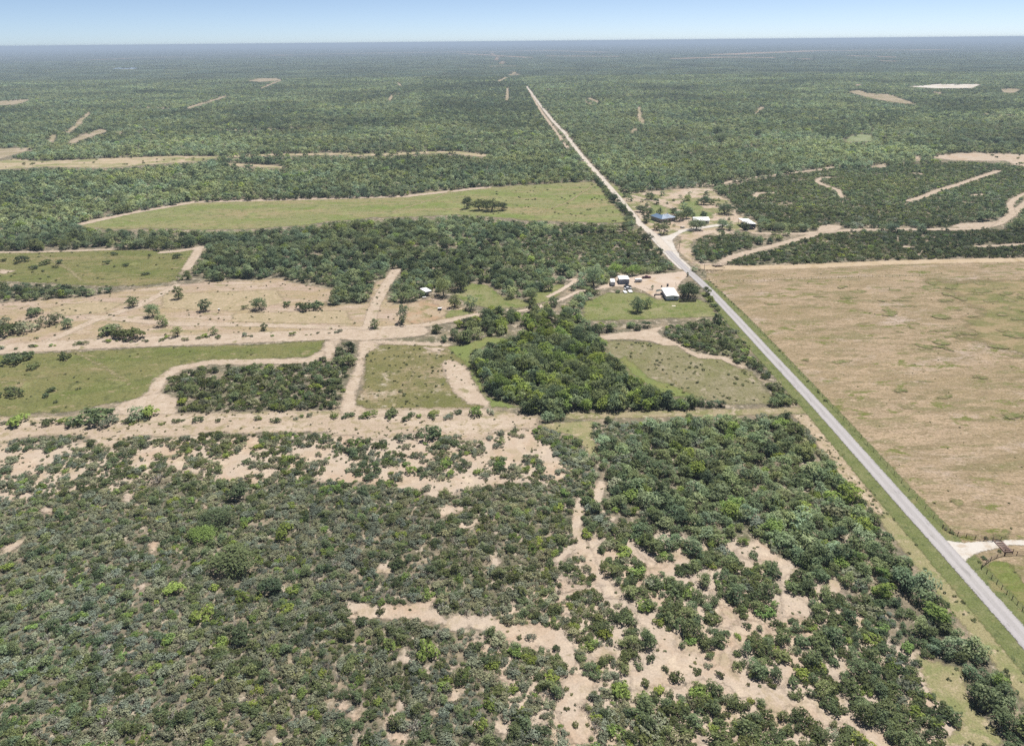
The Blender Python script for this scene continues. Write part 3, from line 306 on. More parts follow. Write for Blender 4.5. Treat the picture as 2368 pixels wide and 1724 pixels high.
 ('dark_shrub', 116.2, 345.0, 0.55, 1.0, ''),
 ('dark_shrub', 118.2, 290.1, 0.76, 1.0, ''),
 ('dark_shrub', 118.7, 258.8, 0.6, 1.0, ''),
 ('dark_shrub', 119.1, 248.8, 0.67, 1.0, ''),
 ('dark_shrub', 118.9, 241.6, 0.78, 1.0, ''),
]
LANDMARKS = [
 ('the left end of the wide sand trail', -39.9, 133.6),
 ('the middle of the wide sand trail', -17.8, 130.5),
 ('the right end of the wide sand trail', 11.8, 121.6),
 ('the big bright bush below the trail', -19.6, 119.7),
 ('the tall lime bush at the bottom centre', -6.7, 100.4),
 ('the fork of the narrow sand trail', 18.9, 155.1),
 ('the top of the narrow sand trail', 19.9, 179.9),
 ('the short upper side trail', 26.3, 182.9),
 ('the upper right sand patch', 65.6, 155.4),
 ('the bush on the upper right sand', 63.8, 152.3),
 ('the pair of bushes on the open sand', 34.0, 113.2),
 ('the small sand patch at the bottom centre', 11.3, 104.9),
 ('the lower right end of the sand trail', 68.0, 99.5),
 ('the sand pocket by the trail loop', 51.2, 131.3),
 ('the right curve of the trail loop', 69.4, 132.0),
 ('the white driveway', 123.4, 154.7),
 ('the dry grass opening at lower right', 93.2, 102.7),
 ('the bottom right corner of the picture', 99.6, 97.6),
 ('the widest dark tree at left', -73.8, 149.8),
 ('the flat topped dark tree', -85.1, 168.9),
 ('the silvery bare shrub at left', -111.4, 190.3),
 ('the dark round tree left of centre', -83.5, 181.8),
 ('the pale sand gap at the left edge', -137.7, 159.5),
 ('the small sand gap in the left brush', -94.3, 143.3),
 ('the bottom left corner of the picture', -101.1, 99.0),
 ('the bottom edge below the left brush', -73.0, 98.1),
 ('the bottom left sand gap', -23.5, 98.7),
 ('the oval sand gap at the bottom', -12.3, 108.8),
 ('the right end of the long dirt clearing', 5.3, 225.3),
 ('the middle of the long dirt clearing', -61.7, 224.8),
 ('the left end of the long dirt clearing', -175.8, 221.2),
 ('the pale green opening by the belt', 19.6, 220.9),
 ('the sandy roadside bank', 106.4, 204.7),
 ('the leafy bush on the long clearing', -29.4, 216.7),
 ('the bright round bushes on sand', -30.4, 195.4),
 ('the lower right corner of the brown parcel', -8.4, 238.1),
 ('the track bend above the brown parcel', -66.1, 305.1),
 ('the middle of the brown parcel', -44.0, 267.6),
 ('the sand rim of the right parcel', 70.8, 308.6),
 ('the middle of the right parcel', 72.0, 266.9),
 ('the top of the creek wood', 14.9, 309.0),
 ('the left end of the creek wood', -16.5, 283.6),
 ('the white mobile home', 85.7, 367.2),
 ('the grey metal shed', 64.8, 393.4),
 ('the dark red pickup', 79.5, 402.4),
 ('the white roofed camp shelter', -47.1, 379.0),
 ('the stilted feeder', -151.6, 350.5),
 ('the blue roof', 117.5, 563.0),
 ('the open white roofed barn', 178.9, 537.4),
 ('the white gabled house', 146.1, 551.6),
 ('the pale road junction', 107.9, 479.4),
 ('the tree clump in the light meadow', -22.0, 586.0),
 ('the middle of the light meadow', -115.2, 602.9),
 ('the right end of the light meadow', 78.8, 575.4),
 ('the middle of the far left meadow', -256.9, 431.7),
 ('the middle of the bare field', -146.8, 361.6),
 ('the left end of the bare field', -256.4, 357.0),
 ('the middle of the near green field', -179.6, 270.7),
 ('the right tip of the near green field', -88.1, 298.0),
 ('the dark round thicket', -122.0, 261.6),
 ('the top left corner of the tan pasture', 114.3, 411.5),
 ('the middle of the tan pasture', 177.5, 321.3),
 ('the mown lawn below the mobile home', 87.6, 349.2),
 ('the green swale', -11.6, 373.8),
]
HEDGE = {'road_hedge': [(84.7, 719.6), (86.4, 680.6), (87.6, 630.8), (90.4, 599.9), (92.7, 565.9), (95.5, 543.2)], 'strip_hedge': [(-190.4, 229.4), (-157.0, 229.1), (-121.8, 229.6), (-61.4, 232.7), (-54.4, 232.6), (-27.4, 232.7), (-7.1, 232.9)], 'field_hedge': [(-237.3, 300.7), (-184.9, 308.1), (-133.4, 311.8), (-78.7, 316.6)]}


# ------------------------------------------------------------------ helpers
def tag(o, label=None, cat=None, group=None, kind=None):
    if label: o['label'] = label
    if cat: o['category'] = cat
    if group: o['group'] = group
    if kind: o['kind'] = kind
    return o

def link(o, parent=None):
    COL.objects.link(o)
    if parent is not None: o.parent = parent
    return o

def empty(name, loc=(0, 0, 0), rz=0.0):
    o = bpy.data.objects.new(name, None)
    o.location = loc
    o.rotation_euler = (0, 0, rz)
    o.empty_display_size = 0.5
    return link(o)

class MB:
    """collects shapes for ONE mesh object"""
    def __init__(s): s.v, s.f = [], []
    def add(s, v, f):
        n = len(s.v); s.v += [tuple(p) for p in v]; s.f += [tuple(i + n for i in q) for q in f]
    def box(s, x0, x1, y0, y1, z0, z1):
        s.add([(x0,y0,z0),(x1,y0,z0),(x1,y1,z0),(x0,y1,z0),(x0,y0,z1),(x1,y0,z1),(x1,y1,z1),(x0,y1,z1)],
              [(0,3,2,1),(4,5,6,7),(0,1,5,4),(1,2,6,5),(2,3,7,6),(3,0,4,7)])
    def tube(s, pts, rad, n=6):
        pts = [Vector(p) for p in pts]
        if not isinstance(rad, (list, tuple)): rad = [rad] * len(pts)
        v, f = [], []
        for i, p in enumerate(pts):
            d = (pts[min(i+1, len(pts)-1)] - pts[max(i-1, 0)]).normalized()
            a = d.cross(Vector((0.13, 0.31, 0.94)) if abs(d.z) < 0.9 else Vector((1, 0.1, 0))).normalized(); b = d.cross(a)
            v += [p + (a*math.cos(2*math.pi*k/n) + b*math.sin(2*math.pi*k/n))*rad[i] for k in range(n)]
        for i in range(len(pts)-1):
            f += [(i*n+k, i*n+(k+1)%n, (i+1)*n+(k+1)%n, (i+1)*n+k) for k in range(n)]
        f.append(tuple(range(n))[::-1]); f.append(tuple(range((len(pts)-1)*n, len(pts)*n)))
        s.add(v, f)
    def prism(s, prof, y0, y1):
        """profile of (x, z) points run along y"""
        n = len(prof)
        s.add([(x, y0, z) for x, z in prof] + [(x, y1, z) for x, z in prof],
              [tuple(range(n)), tuple(range(n, 2*n))[::-1]] + [(k, k+n, (k+1)%n+n, (k+1)%n) for k in range(n)])
    def disc(s, c, axis, r, h, n=14):
        c = Vector(c); ax = Vector(axis); s.tube([c - ax*h/2, c + ax*h/2], r, n)
    def mesh(s, name, mat=None):
        m = bpy.data.meshes.new(name); m.from_pydata(s.v, [], s.f); m.update()
        if mat: m.materials.append(mat)
        return m
    def build(s, name, mat, parent=None):
        return link(bpy.data.objects.new(name, s.mesh(name, mat)), parent)

# value noise on numpy arrays
_T = rng.random((64, 64))
def vnoise(x, y):
    xi = np.floor(x).astype(int); yi = np.floor(y).astype(int); fx = x - xi; fy = y - yi
    fx = fx*fx*(3-2*fx); fy = fy*fy*(3-2*fy)
    g = lambda a, b: _T[a % 64, b % 64]
    return (g(xi,yi)*(1-fx)+g(xi+1,yi)*fx)*(1-fy)+(g(xi,yi+1)*(1-fx)+g(xi+1,yi+1)*fx)*fy
def fnoise(x, y):
    return 0.55*vnoise(x, y) + 0.3*vnoise(2.1*x+7, 2.1*y+3) + 0.15*vnoise(4.3*x+1, 4.3*y+9)

def sdist(shapes, X, Y):
    """signed distance to a union of polygons and wide strokes, positive inside"""
    best = np.full(X.shape, -1e9)
    for sh in shapes:
        P = np.array(sh[1], float); poly = sh[0] == 'p'
        hw = 0.0 if poly else sh[2] / 2
        A = P; B = np.roll(P, -1, 0)
        if not poly: A, B = P[:-1], P[1:]
        d2 = np.full(X.shape, 1e18); ins = np.zeros(X.shape, bool)
        for (ax, ay), (bx, by) in zip(A, B):
            ex, ey = bx-ax, by-ay
            t = np.clip(((X-ax)*ex + (Y-ay)*ey) / max(ex*ex+ey*ey, 1e-9), 0, 1)
            d2 = np.minimum(d2, (X-ax-t*ex)**2 + (Y-ay-t*ey)**2)
            if poly and ay != by:
                c = (ay > Y) != (by > Y)
                ins ^= c & (X < (bx-ax)*(Y-ay)/(by-ay) + ax)
        d = np.sqrt(d2)
        best = np.maximum(best, np.where(ins, d, -d) if poly else hw - d)
    return best

def bounds(sh, pad):
    P = np.array(sh[1], float); h = (sh[2]/2 if sh[0] == 's' else 0) + pad
    return P[:,0].min()-h, P[:,0].max()+h, P[:,1].min()-h, P[:,1].max()+h

# ------------------------------------------------------------------ materials
def new_mat(name):
    m = bpy.data.materials.new(name); m.use_nodes = True
    m.node_tree.nodes.clear()
    return m, m.node_tree.nodes, m.node_tree.links

def noise_node(n, l, scale, stretch=(1,1,1), detail=3.0, rough=0.55, dist=0.0, rot=0.0):
    g = n.new('ShaderNodeNewGeometry'); mp = n.new('ShaderNodeMapping')
    mp.inputs['Scale'].default_value = stretch
    mp.inputs['Rotation'].default_value = (0, 0, rot)
    l.new(g.outputs['Position'], mp.inputs[0])
    t = n.new('ShaderNodeTexNoise')
    t.inputs['Scale'].default_value = scale; t.inputs['Detail'].default_value = detail
    t.inputs['Roughness'].default_value = rough; t.inputs['Distortion'].default_value = dist
    l.new(mp.outputs[0], t.inputs['Vector'])
    return t.outputs[0]

def ramp(n, l, src, lo, hi):
    r = n.new('ShaderNodeMapRange'); r.interpolation_type = 'SMOOTHSTEP'
    r.inputs[1].default_value = lo; r.inputs[2].default_value = hi
    l.new(src, r.inputs[0]); return r.outputs[0]

def mixc(n, l, fac, a, b):
    m = n.new('ShaderNodeMix'); m.data_type = 'RGBA'
    if hasattr(fac, 'links') or hasattr(fac, 'node'): l.new(fac, m.inputs[0])
    else: m.inputs[0].default_value = fac
    for k, c in ((6, a), (7, b)):
        if isinstance(c, tuple): m.inputs[k].default_value = (*c, 1)
        else: l.new(c, m.inputs[k])
    return m.outputs[2]

ALB = 0.62          # surveyed ground colours are of sunlit ground; this brings them to reflectances
def soil(name, base, layers, feather=None, grain=0.25, gscale=1.6, wheels=None):
    """ground cover: a base colour, noise-bounded patches of other colours, fine grain; a ragged edge where the sheet carries an edge distance"""
    m, n, l = new_mat(name)
    dry = lambda q: tuple(ALB*v for v in q)
    c = dry(base)
    for ly in layers:
        col, sc, lo, hi = ly[:4]; st = ly[4] if len(ly) > 4 else (1,1,1); ro = ly[5] if len(ly) > 5 else 0.0
        c = mixc(n, l, ramp(n, l, noise_node(n, l, sc, st, 6.0, 0.68, 0.3, ro), lo-0.03, hi-0.045), c, dry(col))
    g = noise_node(n, l, gscale, (1,1,1), 3.0, 0.7)
    mr = n.new('ShaderNodeMapRange'); mr.inputs[1].default_value = 0.25; mr.inputs[2].default_value = 0.75
    mr.inputs[3].default_value = 1-grain; mr.inputs[4].default_value = 1+grain
    l.new(g, mr.inputs[0])
    vm = n.new('ShaderNodeVectorMath'); vm.operation = 'SCALE'
    if isinstance(c, tuple): vm.inputs[0].default_value = c
    else: l.new(c, vm.inputs[0])
    l.new(mr.outputs[0], vm.inputs[3])
    if wheels:
        wa = n.new('ShaderNodeAttribute'); wa.attribute_name = 'edge'
        lane = mixc(n, l, ramp(n, l, wa.outputs['Fac'], wheels[0]-0.35, wheels[0]), (1, 1, 1), tuple([wheels[2]]*3))
        lane = mixc(n, l, ramp(n, l, wa.outputs['Fac'], wheels[1], wheels[1]+0.35), lane, (0.97, 0.97, 0.96))
        wm = n.new('ShaderNodeVectorMath'); wm.operation = 'MULTIPLY'; l.new(vm.outputs[0], wm.inputs[0]); l.new(lane, wm.inputs[1]); vm = wm
    d = n.new('ShaderNodeBsdfDiffuse'); l.new(vm.outputs[0], d.inputs[0])
    out = n.new('ShaderNodeOutputMaterial')
    if feather:
        a = n.new('ShaderNodeAttribute'); a.attribute_name = 'edge'
        nz = noise_node(n, l, 0.9/feather, (1,1,1), 6.0, 0.72)
        ma = n.new('ShaderNodeMath'); ma.operation = 'MULTIPLY_ADD'; ma.inputs[1].default_value = feather*2.6; ma.inputs[2].default_value = -feather*1.3
        l.new(nz, ma.inputs[0])
        ad = n.new('ShaderNodeMath'); l.new(a.outputs['Fac'], ad.inputs[0]); l.new(ma.outputs[0], ad.inputs[1])
        f = ramp(n, l, ad.outputs[0], -feather*0.35, feather*0.35)
        tr = n.new('ShaderNodeBsdfTransparent'); mx = n.new('ShaderNodeMixShader')
        l.new(f, mx.inputs[0]); l.new(tr.outputs[0], mx.inputs[1]); l.new(d.outputs[0], mx.inputs[2])
        l.new(mx.outputs[0], out.inputs[0])
    else:
        l.new(d.outputs[0], out.inputs[0])
    return m

def plain(name, col, rough=0.6, metal=0.0, dirt=None, spec=0.4, stripes=None):
    m, n, l = new_mat(name)
    p = n.new('ShaderNodeBsdfPrincipled'); out = n.new('ShaderNodeOutputMaterial')
    p.inputs['Roughness'].default_value = rough; p.inputs['Metallic'].default_value = metal
    p.inputs['Specular IOR Level'].default_value = spec
    c2 = dirt or tuple(v*0.78 for v in col)
    c = mixc(n, l, ramp(n, l, noise_node(n, l, 1.3, (1,1,1), 5.0, 0.7), 0.42, 0.75), col, c2)
    l.new(c, p.inputs[0]); l.new(p.outputs[0], out.inputs[0])
    return m

def leafmat(name, col, var=0.35, warm=(1.22, 1.08, 0.80), cool=(0.86, 0.95, 1.0), trans=0.42, fleck=0.3):
    m, n, l = new_mat(name)
    oi = n.new('ShaderNodeObjectInfo')
    a = n.new('ShaderNodeAttribute'); a.attribute_name = 'leaf'
    g = n.new('ShaderNodeNewGeometry')
    t = n.new('ShaderNodeTexNoise'); t.inputs['Scale'].default_value = 0.011; t.inputs['Detail'].default_value = 3
    l.new(oi.outputs['Location'], t.inputs['Vector'])
    ad = n.new('ShaderNodeMath'); ad.operation = 'MULTIPLY_ADD'; ad.inputs[1].default_value = 0.75
    l.new(oi.outputs['Random'], ad.inputs[0])
    mm = n.new('ShaderNodeMath'); mm.operation = 'MULTIPLY_ADD'; mm.inputs[1].default_value = 1.5; mm.inputs[2].default_value = -0.62
    l.new(t.outputs[0], mm.inputs[0]); l.new(mm.outputs[0], ad.inputs[2])
    c = mixc(n, l, ad.outputs[0], tuple(x*y for x, y in zip(col, cool)), tuple(x*y for x, y in zip(col, warm)))
    wn_ = n.new('ShaderNodeTexWhiteNoise'); wn_.noise_dimensions = '1D'; l.new(oi.outputs['Random'], wn_.inputs['W'])
    m1 = n.new('ShaderNodeMapRange'); m1.inputs[3].default_value = 1-var; m1.inputs[4].default_value = 1+var
    l.new(wn_.outputs[0], m1.inputs[0])
    m2 = n.new('ShaderNodeMapRange'); m2.inputs[3].default_value = 1-fleck; m2.inputs[4].default_value = 1+fleck
    l.new(a.outputs['Fac'], m2.inputs[0])
    t2 = n.new('ShaderNodeTexNoise'); t2.inputs['Scale'].default_value = 0.0035; t2.inputs['Detail'].default_value = 4; t2.inputs['Roughness'].default_value = 0.6
    l.new(oi.outputs['Location'], t2.inputs['Vector'])
    m3 = n.new('ShaderNodeMapRange'); m3.inputs[1].default_value = 0.33; m3.inputs[2].default_value = 0.67; m3.inputs[3].default_value = 0.66; m3.inputs[4].default_value = 1.38
    l.new(t2.outputs[0], m3.inputs[0])
    mq = n.new('ShaderNodeMath'); mq.operation = 'MULTIPLY'; l.new(m1.outputs[0], mq.inputs[0]); l.new(m3.outputs[0], mq.inputs[1])
    mu = n.new('ShaderNodeMath'); mu.operation = 'MULTIPLY'; l.new(mq.outputs[0], mu.inputs[0]); l.new(m2.outputs[0], mu.inputs[1])
    vm = n.new('ShaderNodeVectorMath'); vm.operation = 'SCALE'; l.new(c, vm.inputs[0]); l.new(mu.outputs[0], vm.inputs[3])
    d = n.new('ShaderNodeBsdfDiffuse'); l.new(vm.outputs[0], d.inputs[0])
    tl = n.new('ShaderNodeBsdfTranslucent'); l.new(vm.outputs[0], tl.inputs[0])
    mx = n.new('ShaderNodeMixShader'); mx.inputs[0].default_value = trans
    l.new(d.outputs[0], mx.inputs[1]); l.new(tl.outputs[0], mx.inputs[2])
    out = n.new('ShaderNodeOutputMaterial'); l.new(mx.outputs[0], out.inputs[0])
    return m

# ------------------------------------------------------------------ ground sheets
def sheet(name, shapes, mat, z, feather=1.0, cell=None, wob=0.0, label=None):
    """one flat cover sheet: cells of a grid that lie in the outlines, each vertex carrying its distance to the edge"""
    V, E, Fc = [], [], []
    todo = [list(shapes)] if (cell and len(shapes) < 8) else [[s_] for s_ in shapes]
    done = []
    for grp in todo:
        bb = np.array([bounds(s_, feather*1.4) for s_ in grp])
        x0, x1, y0, y1 = bb[:,0].min(), bb[:,1].max(), bb[:,2].min(), bb[:,3].max()
        c = cell or max(0.6, feather*0.8)
        c = max(c, math.sqrt((x1-x0)*(y1-y0)/60000))
        xs = np.arange(x0, x1+c, c); ys = np.arange(y0, y1+c, c)
        X, Y = np.meshgrid(xs, ys)
        d = sdist(grp, X, Y)
        if wob: d = d + (fnoise(X/wob/4, Y/wob/4)-0.5)*2*wob
        keep = d > -feather*1.3
        q = keep[:-1,:-1] | keep[1:,:-1] | keep[:-1,1:] | keep[1:,1:]
        ids = np.arange(X.size).reshape(X.shape)
        F4 = np.stack([ids[:-1,:-1][q], ids[:-1,1:][q], ids[1:,1:][q], ids[1:,:-1][q]], 1)
        if not len(F4): continue
        used, inv = np.unique(F4, return_inverse=True)
        n0 = sum(len(a) for a in V)
        zz = z + min(0.004, 0.3/len(todo))*len(done)
        V.append(np.stack([X.ravel()[used], Y.ravel()[used], np.full(len(used), zz)], 1)); E.append(d.ravel()[used])
        Fc.append(inv.reshape(F4.shape) + n0)
        done.append(grp)
    V = np.concatenate(V); E = np.concatenate(E); Fc = np.concatenate(Fc)
    me = bpy.data.meshes.new(name)
    me.vertices.add(len(V)); me.vertices.foreach_set('co', V.astype(np.float32).ravel())
    me.loops.add(Fc.size); me.loops.foreach_set('vertex_index', Fc.astype(np.int32).ravel())
    me.polygons.add(len(Fc)); me.polygons.foreach_set('loop_start', np.arange(0, Fc.size, 4, dtype=np.int32))
    me.update(calc_edges=True)
    at = me.attributes.new('edge', 'FLOAT', 'POINT'); at.data.foreach_set('value', E.astype(np.float32))
    me.materials.append(mat)
    o = link(bpy.data.objects.new(name, me)); tag(o, label=label, kind='structure')
    return o

# ------------------------------------------------------------------ the ground out to the horizon
def graded():
    a = [0.0]; st = 60.0
    while a[-1] < 44000: a.append(a[-1] + st); st *= 1.2
    return np.array([-x for x in a[:0:-1]] + a)
gx = np.clip(graded(), -46000, 46000); GX, GY = np.meshgrid(gx, gx)
ids = np.arange(GX.size).reshape(GX.shape)
me = bpy.data.meshes.new('ground')
me.from_pydata(np.stack([GX.ravel(), GY.ravel(), 0*GX.ravel()], 1).tolist(), [],
               np.stack([ids[:-1,:-1].ravel(), ids[:-1,1:].ravel(), ids[1:,1:].ravel(), ids[1:,:-1].ravel()], 1).tolist())
SAND = (0.53, 0.44, 0.352)
me.materials.append(soil('brush_floor', (0.185, 0.165, 0.12), [((0.37, 0.30, 0.215), 0.11, 0.46, 0.72), ((0.13, 0.135, 0.075), 0.05, 0.5, 0.75), ((0.47, 0.40, 0.31), 0.30, 0.55, 0.68)], grain=0.35))
tag(link(bpy.data.objects.new('ground', me)), kind='structure')

M_sand = lambda f: soil('pale_sand', SAND, [((0.50, 0.37, 0.265), 0.06, 0.45, 0.75), ((0.63, 0.52, 0.40), 0.16, 0.52, 0.75), ((0.36, 0.30, 0.21), 0.55, 0.60, 0.74), ((0.44, 0.36, 0.25), 0.12, 0.56, 0.70)], f, 0.22, 2.2)
M_track = lambda f: soil('packed_dirt', (0.50, 0.405, 0.315), [((0.57, 0.475, 0.38), 0.2, 0.45, 0.7), ((0.38, 0.305, 0.21), 0.45, 0.56, 0.70), ((0.31, 0.275, 0.16), 0.12, 0.62, 0.72)], f, 0.2, 1.8)
sheet('sandy_clearing', SHAPES['sand_open'], M_sand(5.0), 0.01, 5.0, 1.6, 4.0)
sheet('sandy_floor', SHAPES['sandy_floor'], M_sand(9.0), 0.015, 9.0, 2.4, 6.0)
sheet('bare_sand', SHAPES['sand_near'], M_sand(2.0), 0.03, 2.0, 0.9)
sheet('long_dirt_clearing', SHAPES['sand_strip'], soil('strip_dirt', (0.48, 0.385, 0.295), [((0.56, 0.465, 0.37), 0.07, 0.45, 0.7, (0.5, 2, 1)), ((0.36, 0.30, 0.185), 0.3, 0.53, 0.68), ((0.27, 0.25, 0.135), 0.1, 0.58, 0.70, (0.6, 1.8, 1)), ((0.42, 0.33, 0.235), 0.9, 0.58, 0.7, (0.4, 2.2, 1))], 3.0, 0.25, 1.6), 0.06, 3.0, 1.8)
sheet('dry_grass_bank', SHAPES['dry_grass'], soil('dry_grass', (0.33, 0.295, 0.165), [((0.235, 0.25, 0.11), 0.16, 0.45, 0.7), ((0.46, 0.38, 0.26), 0.3, 0.55, 0.72)], 1.6, 0.42, 2.6), 0.02, 1.6, 1.0)
sheet('bank_dirt', SHAPES['road_sand'], soil('bank_soil', (0.47, 0.375, 0.27), [((0.33, 0.28, 0.17), 0.35, 0.48, 0.66), ((0.58, 0.48, 0.37), 0.15, 0.52, 0.7)], 1.6, 0.25), 0.05, 1.6, 1.0)
# fields
MEADOW = soil('meadow_grass', (0.26, 0.26, 0.125), [((0.19, 0.245, 0.072), 0.02, 0.42, 0.68, (1, 2.2, 1)), ((0.33, 0.275, 0.155), 0.014, 0.48, 0.70, (0.8, 3, 1)), ((0.29, 0.315, 0.13), 0.05, 0.55, 0.75), ((0.145, 0.155, 0.06), 0.25, 0.64, 0.74), ((0.36, 0.30, 0.18), 0.09, 0.60, 0.72, (0.8, 1.6, 1)), ((0.185, 0.20, 0.085), 0.16, 0.54, 0.66)], 6.0, 0.32, 0.7)
sheet('light_meadow', SHAPES['meadow'], MEADOW, 0.02, 6.0, 4.0, 3.0)
sheet('meadow_sand_rim', SHAPES['meadow_rim'], M_track(3.0), 0.05, 3.0, 2.2)
M_green = lambda nm, f: soil(nm, (0.205, 0.20, 0.085), [((0.15, 0.175, 0.058), 0.03, 0.42, 0.7, (1, 2, 1)), ((0.29, 0.235, 0.13), 0.02, 0.52, 0.75, (0.8, 2.5, 1)), ((0.25, 0.255, 0.11), 0.12, 0.55, 0.75), ((0.10, 0.115, 0.045), 0.5, 0.65, 0.74), ((0.33, 0.27, 0.165), 0.12, 0.60, 0.70, (0.8, 1.7, 1)), ((0.14, 0.15, 0.062), 0.2, 0.55, 0.66)], f, 0.35, 1.1)
sheet('far_left_meadow', SHAPES['left_meadow'], M_green('left_meadow_grass', 3.5), 0.02, 3.5, 2.5, 2.0)
sheet('left_meadow_sand_rim', SHAPES['left_meadow_rim'], M_track(2.2), 0.05, 2.2, 1.6)
sheet('bare_field', SHAPES['bare_field'], soil('bare_soil', (0.46, 0.355, 0.28), [((0.40, 0.32, 0.195), 0.03, 0.42, 0.65, (1, 2, 1)), ((0.54, 0.44, 0.355), 0.05, 0.5, 0.72, (0.6, 2.5, 1)), ((0.29, 0.265, 0.14), 0.08, 0.56, 0.70, (0.7, 2, 1)), ((0.36, 0.28, 0.185), 0.25, 0.55, 0.68, (0.8, 1.6, 1)), ((0.22, 0.20, 0.105), 0.5, 0.63, 0.73)], 4.0, 0.3, 1.1), 0.02, 3.0, 2.0, 2.0)
sheet('dry_grass_patch', SHAPES['dry_patch'], soil('yellow_grass', (0.43, 0.355, 0.235), [((0.36, 0.305, 0.185), 0.12, 0.45, 0.7), ((0.50, 0.40, 0.28), 0.3, 0.5, 0.7)], 3.0, 0.25, 0.9), 0.04, 3.0, 2.0)
sheet('red_soil', SHAPES['red_soil'], soil('reddish_soil', (0.43, 0.30, 0.195), [((0.45, 0.355, 0.25), 0.1, 0.42, 0.6), ((0.27, 0.24, 0.125), 0.15, 0.52, 0.66)], 5.0, 0.25), 0.05, 5.0, 1.5)
sheet('field_dirt_track', SHAPES['field_track'], M_track(1.6), 0.08, 1.6, 1.2)
sheet('near_green_field', SHAPES['parcel_left'], M_green('near_field_grass', 2.2), 0.02, 2.2, 1.8, 1.2)
sheet('brown_parcel', SHAPES['parcel_mid'], soil('thin_grass', (0.225, 0.205, 0.095), [((0.165, 0.17, 0.065), 0.05, 0.42, 0.68), ((0.36, 0.285, 0.19), 0.045, 0.52, 0.70), ((0.43, 0.385, 0.30), 0.16, 0.62, 0.74), ((0.11, 0.11, 0.05), 0.5, 0.62, 0.72), ((0.45, 0.38, 0.29), 0.09, 0.58, 0.70), ((0.17, 0.165, 0.08), 0.3, 0.54, 0.66)], 3.0, 0.36, 1.2), 0.02, 2.0, 1.4, 1.0)
sheet('parcel_dirt_track', SHAPES['parcel_sand'], M_track(2.6), 0.05, 2.6, 1.3)
sheet('right_parcel', SHAPES['parcel_right'], soil('grey_grass', (0.265, 0.24, 0.145), [((0.195, 0.20, 0.085), 0.04, 0.45, 0.7), ((0.33, 0.29, 0.20), 0.1, 0.52, 0.72), ((0.12, 0.125, 0.06), 0.5, 0.60, 0.71), ((0.40, 0.34, 0.25), 0.15, 0.59, 0.70), ((0.20, 0.19, 0.10), 0.3, 0.54, 0.66)], 3.0, 0.36, 1.2), 0.02, 2.0, 1.4, 1.0)
sheet('bright_grass', SHAPES['green_fringe'], soil('bright_grass', (0.20, 0.24, 0.085), [((0.235, 0.24, 0.095), 0.08, 0.45, 0.7)], 3.0, 0.25, 1.0), 0.04, 3.0, 1.6)
sheet('right_parcel_sand_rim', SHAPES['parcel_rim'], M_track(1.2), 0.06, 1.2, 1.0)
sheet('lawn', SHAPES['lawn'], soil('lawn_grass', (0.205, 0.225, 0.085), [((0.26, 0.26, 0.125), 0.06, 0.45, 0.66), ((0.33, 0.30, 0.175), 0.05, 0.56, 0.72), ((0.155, 0.20, 0.062), 0.14, 0.52, 0.68), ((0.15, 0.155, 0.07), 0.4, 0.58, 0.70, (1.6, 0.7, 1))], 3.0, 0.32, 1.1), 0.03, 2.0, 1.5, 1.0)
sheet('home_yard_dirt', SHAPES['home_yard'], soil('yard_dirt', (0.56, 0.455, 0.365), [((0.62, 0.52, 0.43), 0.08, 0.45, 0.7), ((0.48, 0.36, 0.235), 0.06, 0.55, 0.72)], 1.5, 0.12), 0.06, 1.5, 1.1)
sheet('ranch_yard_dirt', SHAPES['ranch_yard'], soil('ranch_dirt', (0.52, 0.41, 0.32), [((0.58, 0.48, 0.39), 0.04, 0.45, 0.7), ((0.40, 0.33, 0.20), 0.06, 0.52, 0.68), ((0.23, 0.24, 0.11), 0.035, 0.52, 0.62), ((0.38, 0.30, 0.20), 0.3, 0.56, 0.7)], 4.0, 0.25, 1.0), 0.02, 4.0, 2.4)
sheet('ranch_lawn', SHAPES['ranch_lawn'], soil('ranch_grass', (0.205, 0.245, 0.10), [((0.33, 0.29, 0.17), 0.07, 0.48, 0.66), ((0.15, 0.18, 0.065), 0.15, 0.55, 0.7)], 4.0, 0.3, 0.9), 0.05, 3.0, 2.2)
sheet('ranch_drive', SHAPES['ranch_drive'], M_track(1.8), 0.08, 1.8, 1.4)
sheet('ranch_dirt_track', SHAPES['ranch_track'], M_track(2.2), 0.05, 2.2, 1.8)
sheet('ranch_clearing', SHAPES['ranch_clearing'], M_sand(5.0), 0.03, 5.0, 4.0)
GRN = (0.175, 0.19, 0.062)
sheet('tan_pasture', SHAPES['pasture'], soil('tan_pasture_grass', (0.40, 0.308, 0.215), [
    ((0.31, 0.245, 0.145), 0.022, 0.40, 0.66, (0.8, 1.5, 1), 0.12), ((0.45, 0.345, 0.235), 0.06, 0.46, 0.70, (0.7, 1.6, 1), 0.1),
    ((0.47, 0.38, 0.31), 0.03, 0.56, 0.70, (0.8, 1.4, 1), 0.15), ((0.23, 0.195, 0.11), 0.07, 0.56, 0.68, (0.6, 1.9, 1), 0.15), ((0.22, 0.19, 0.105), 0.30, 0.58, 0.70, (0.6, 1.7, 1), 0.15),
    ((0.25, 0.22, 0.12), 0.05, 0.56, 0.66, (0.7, 1.7, 1), 0.12), (GRN, 0.08, 0.595, 0.66, (0.7, 1.4, 1), 0.1), ((0.30, 0.235, 0.15), 0.16, 0.53, 0.66, (0.6, 2.0, 1), 0.1), ((0.25, 0.20, 0.12), 0.8, 0.56, 0.68, (0.7, 1.3, 1)), ((0.47, 0.375, 0.27), 0.5, 0.60, 0.70, (0.7, 1.3, 1))], 1.6, 0.4, 1.4), 0.02, 1.6, 2.0, 0.8)
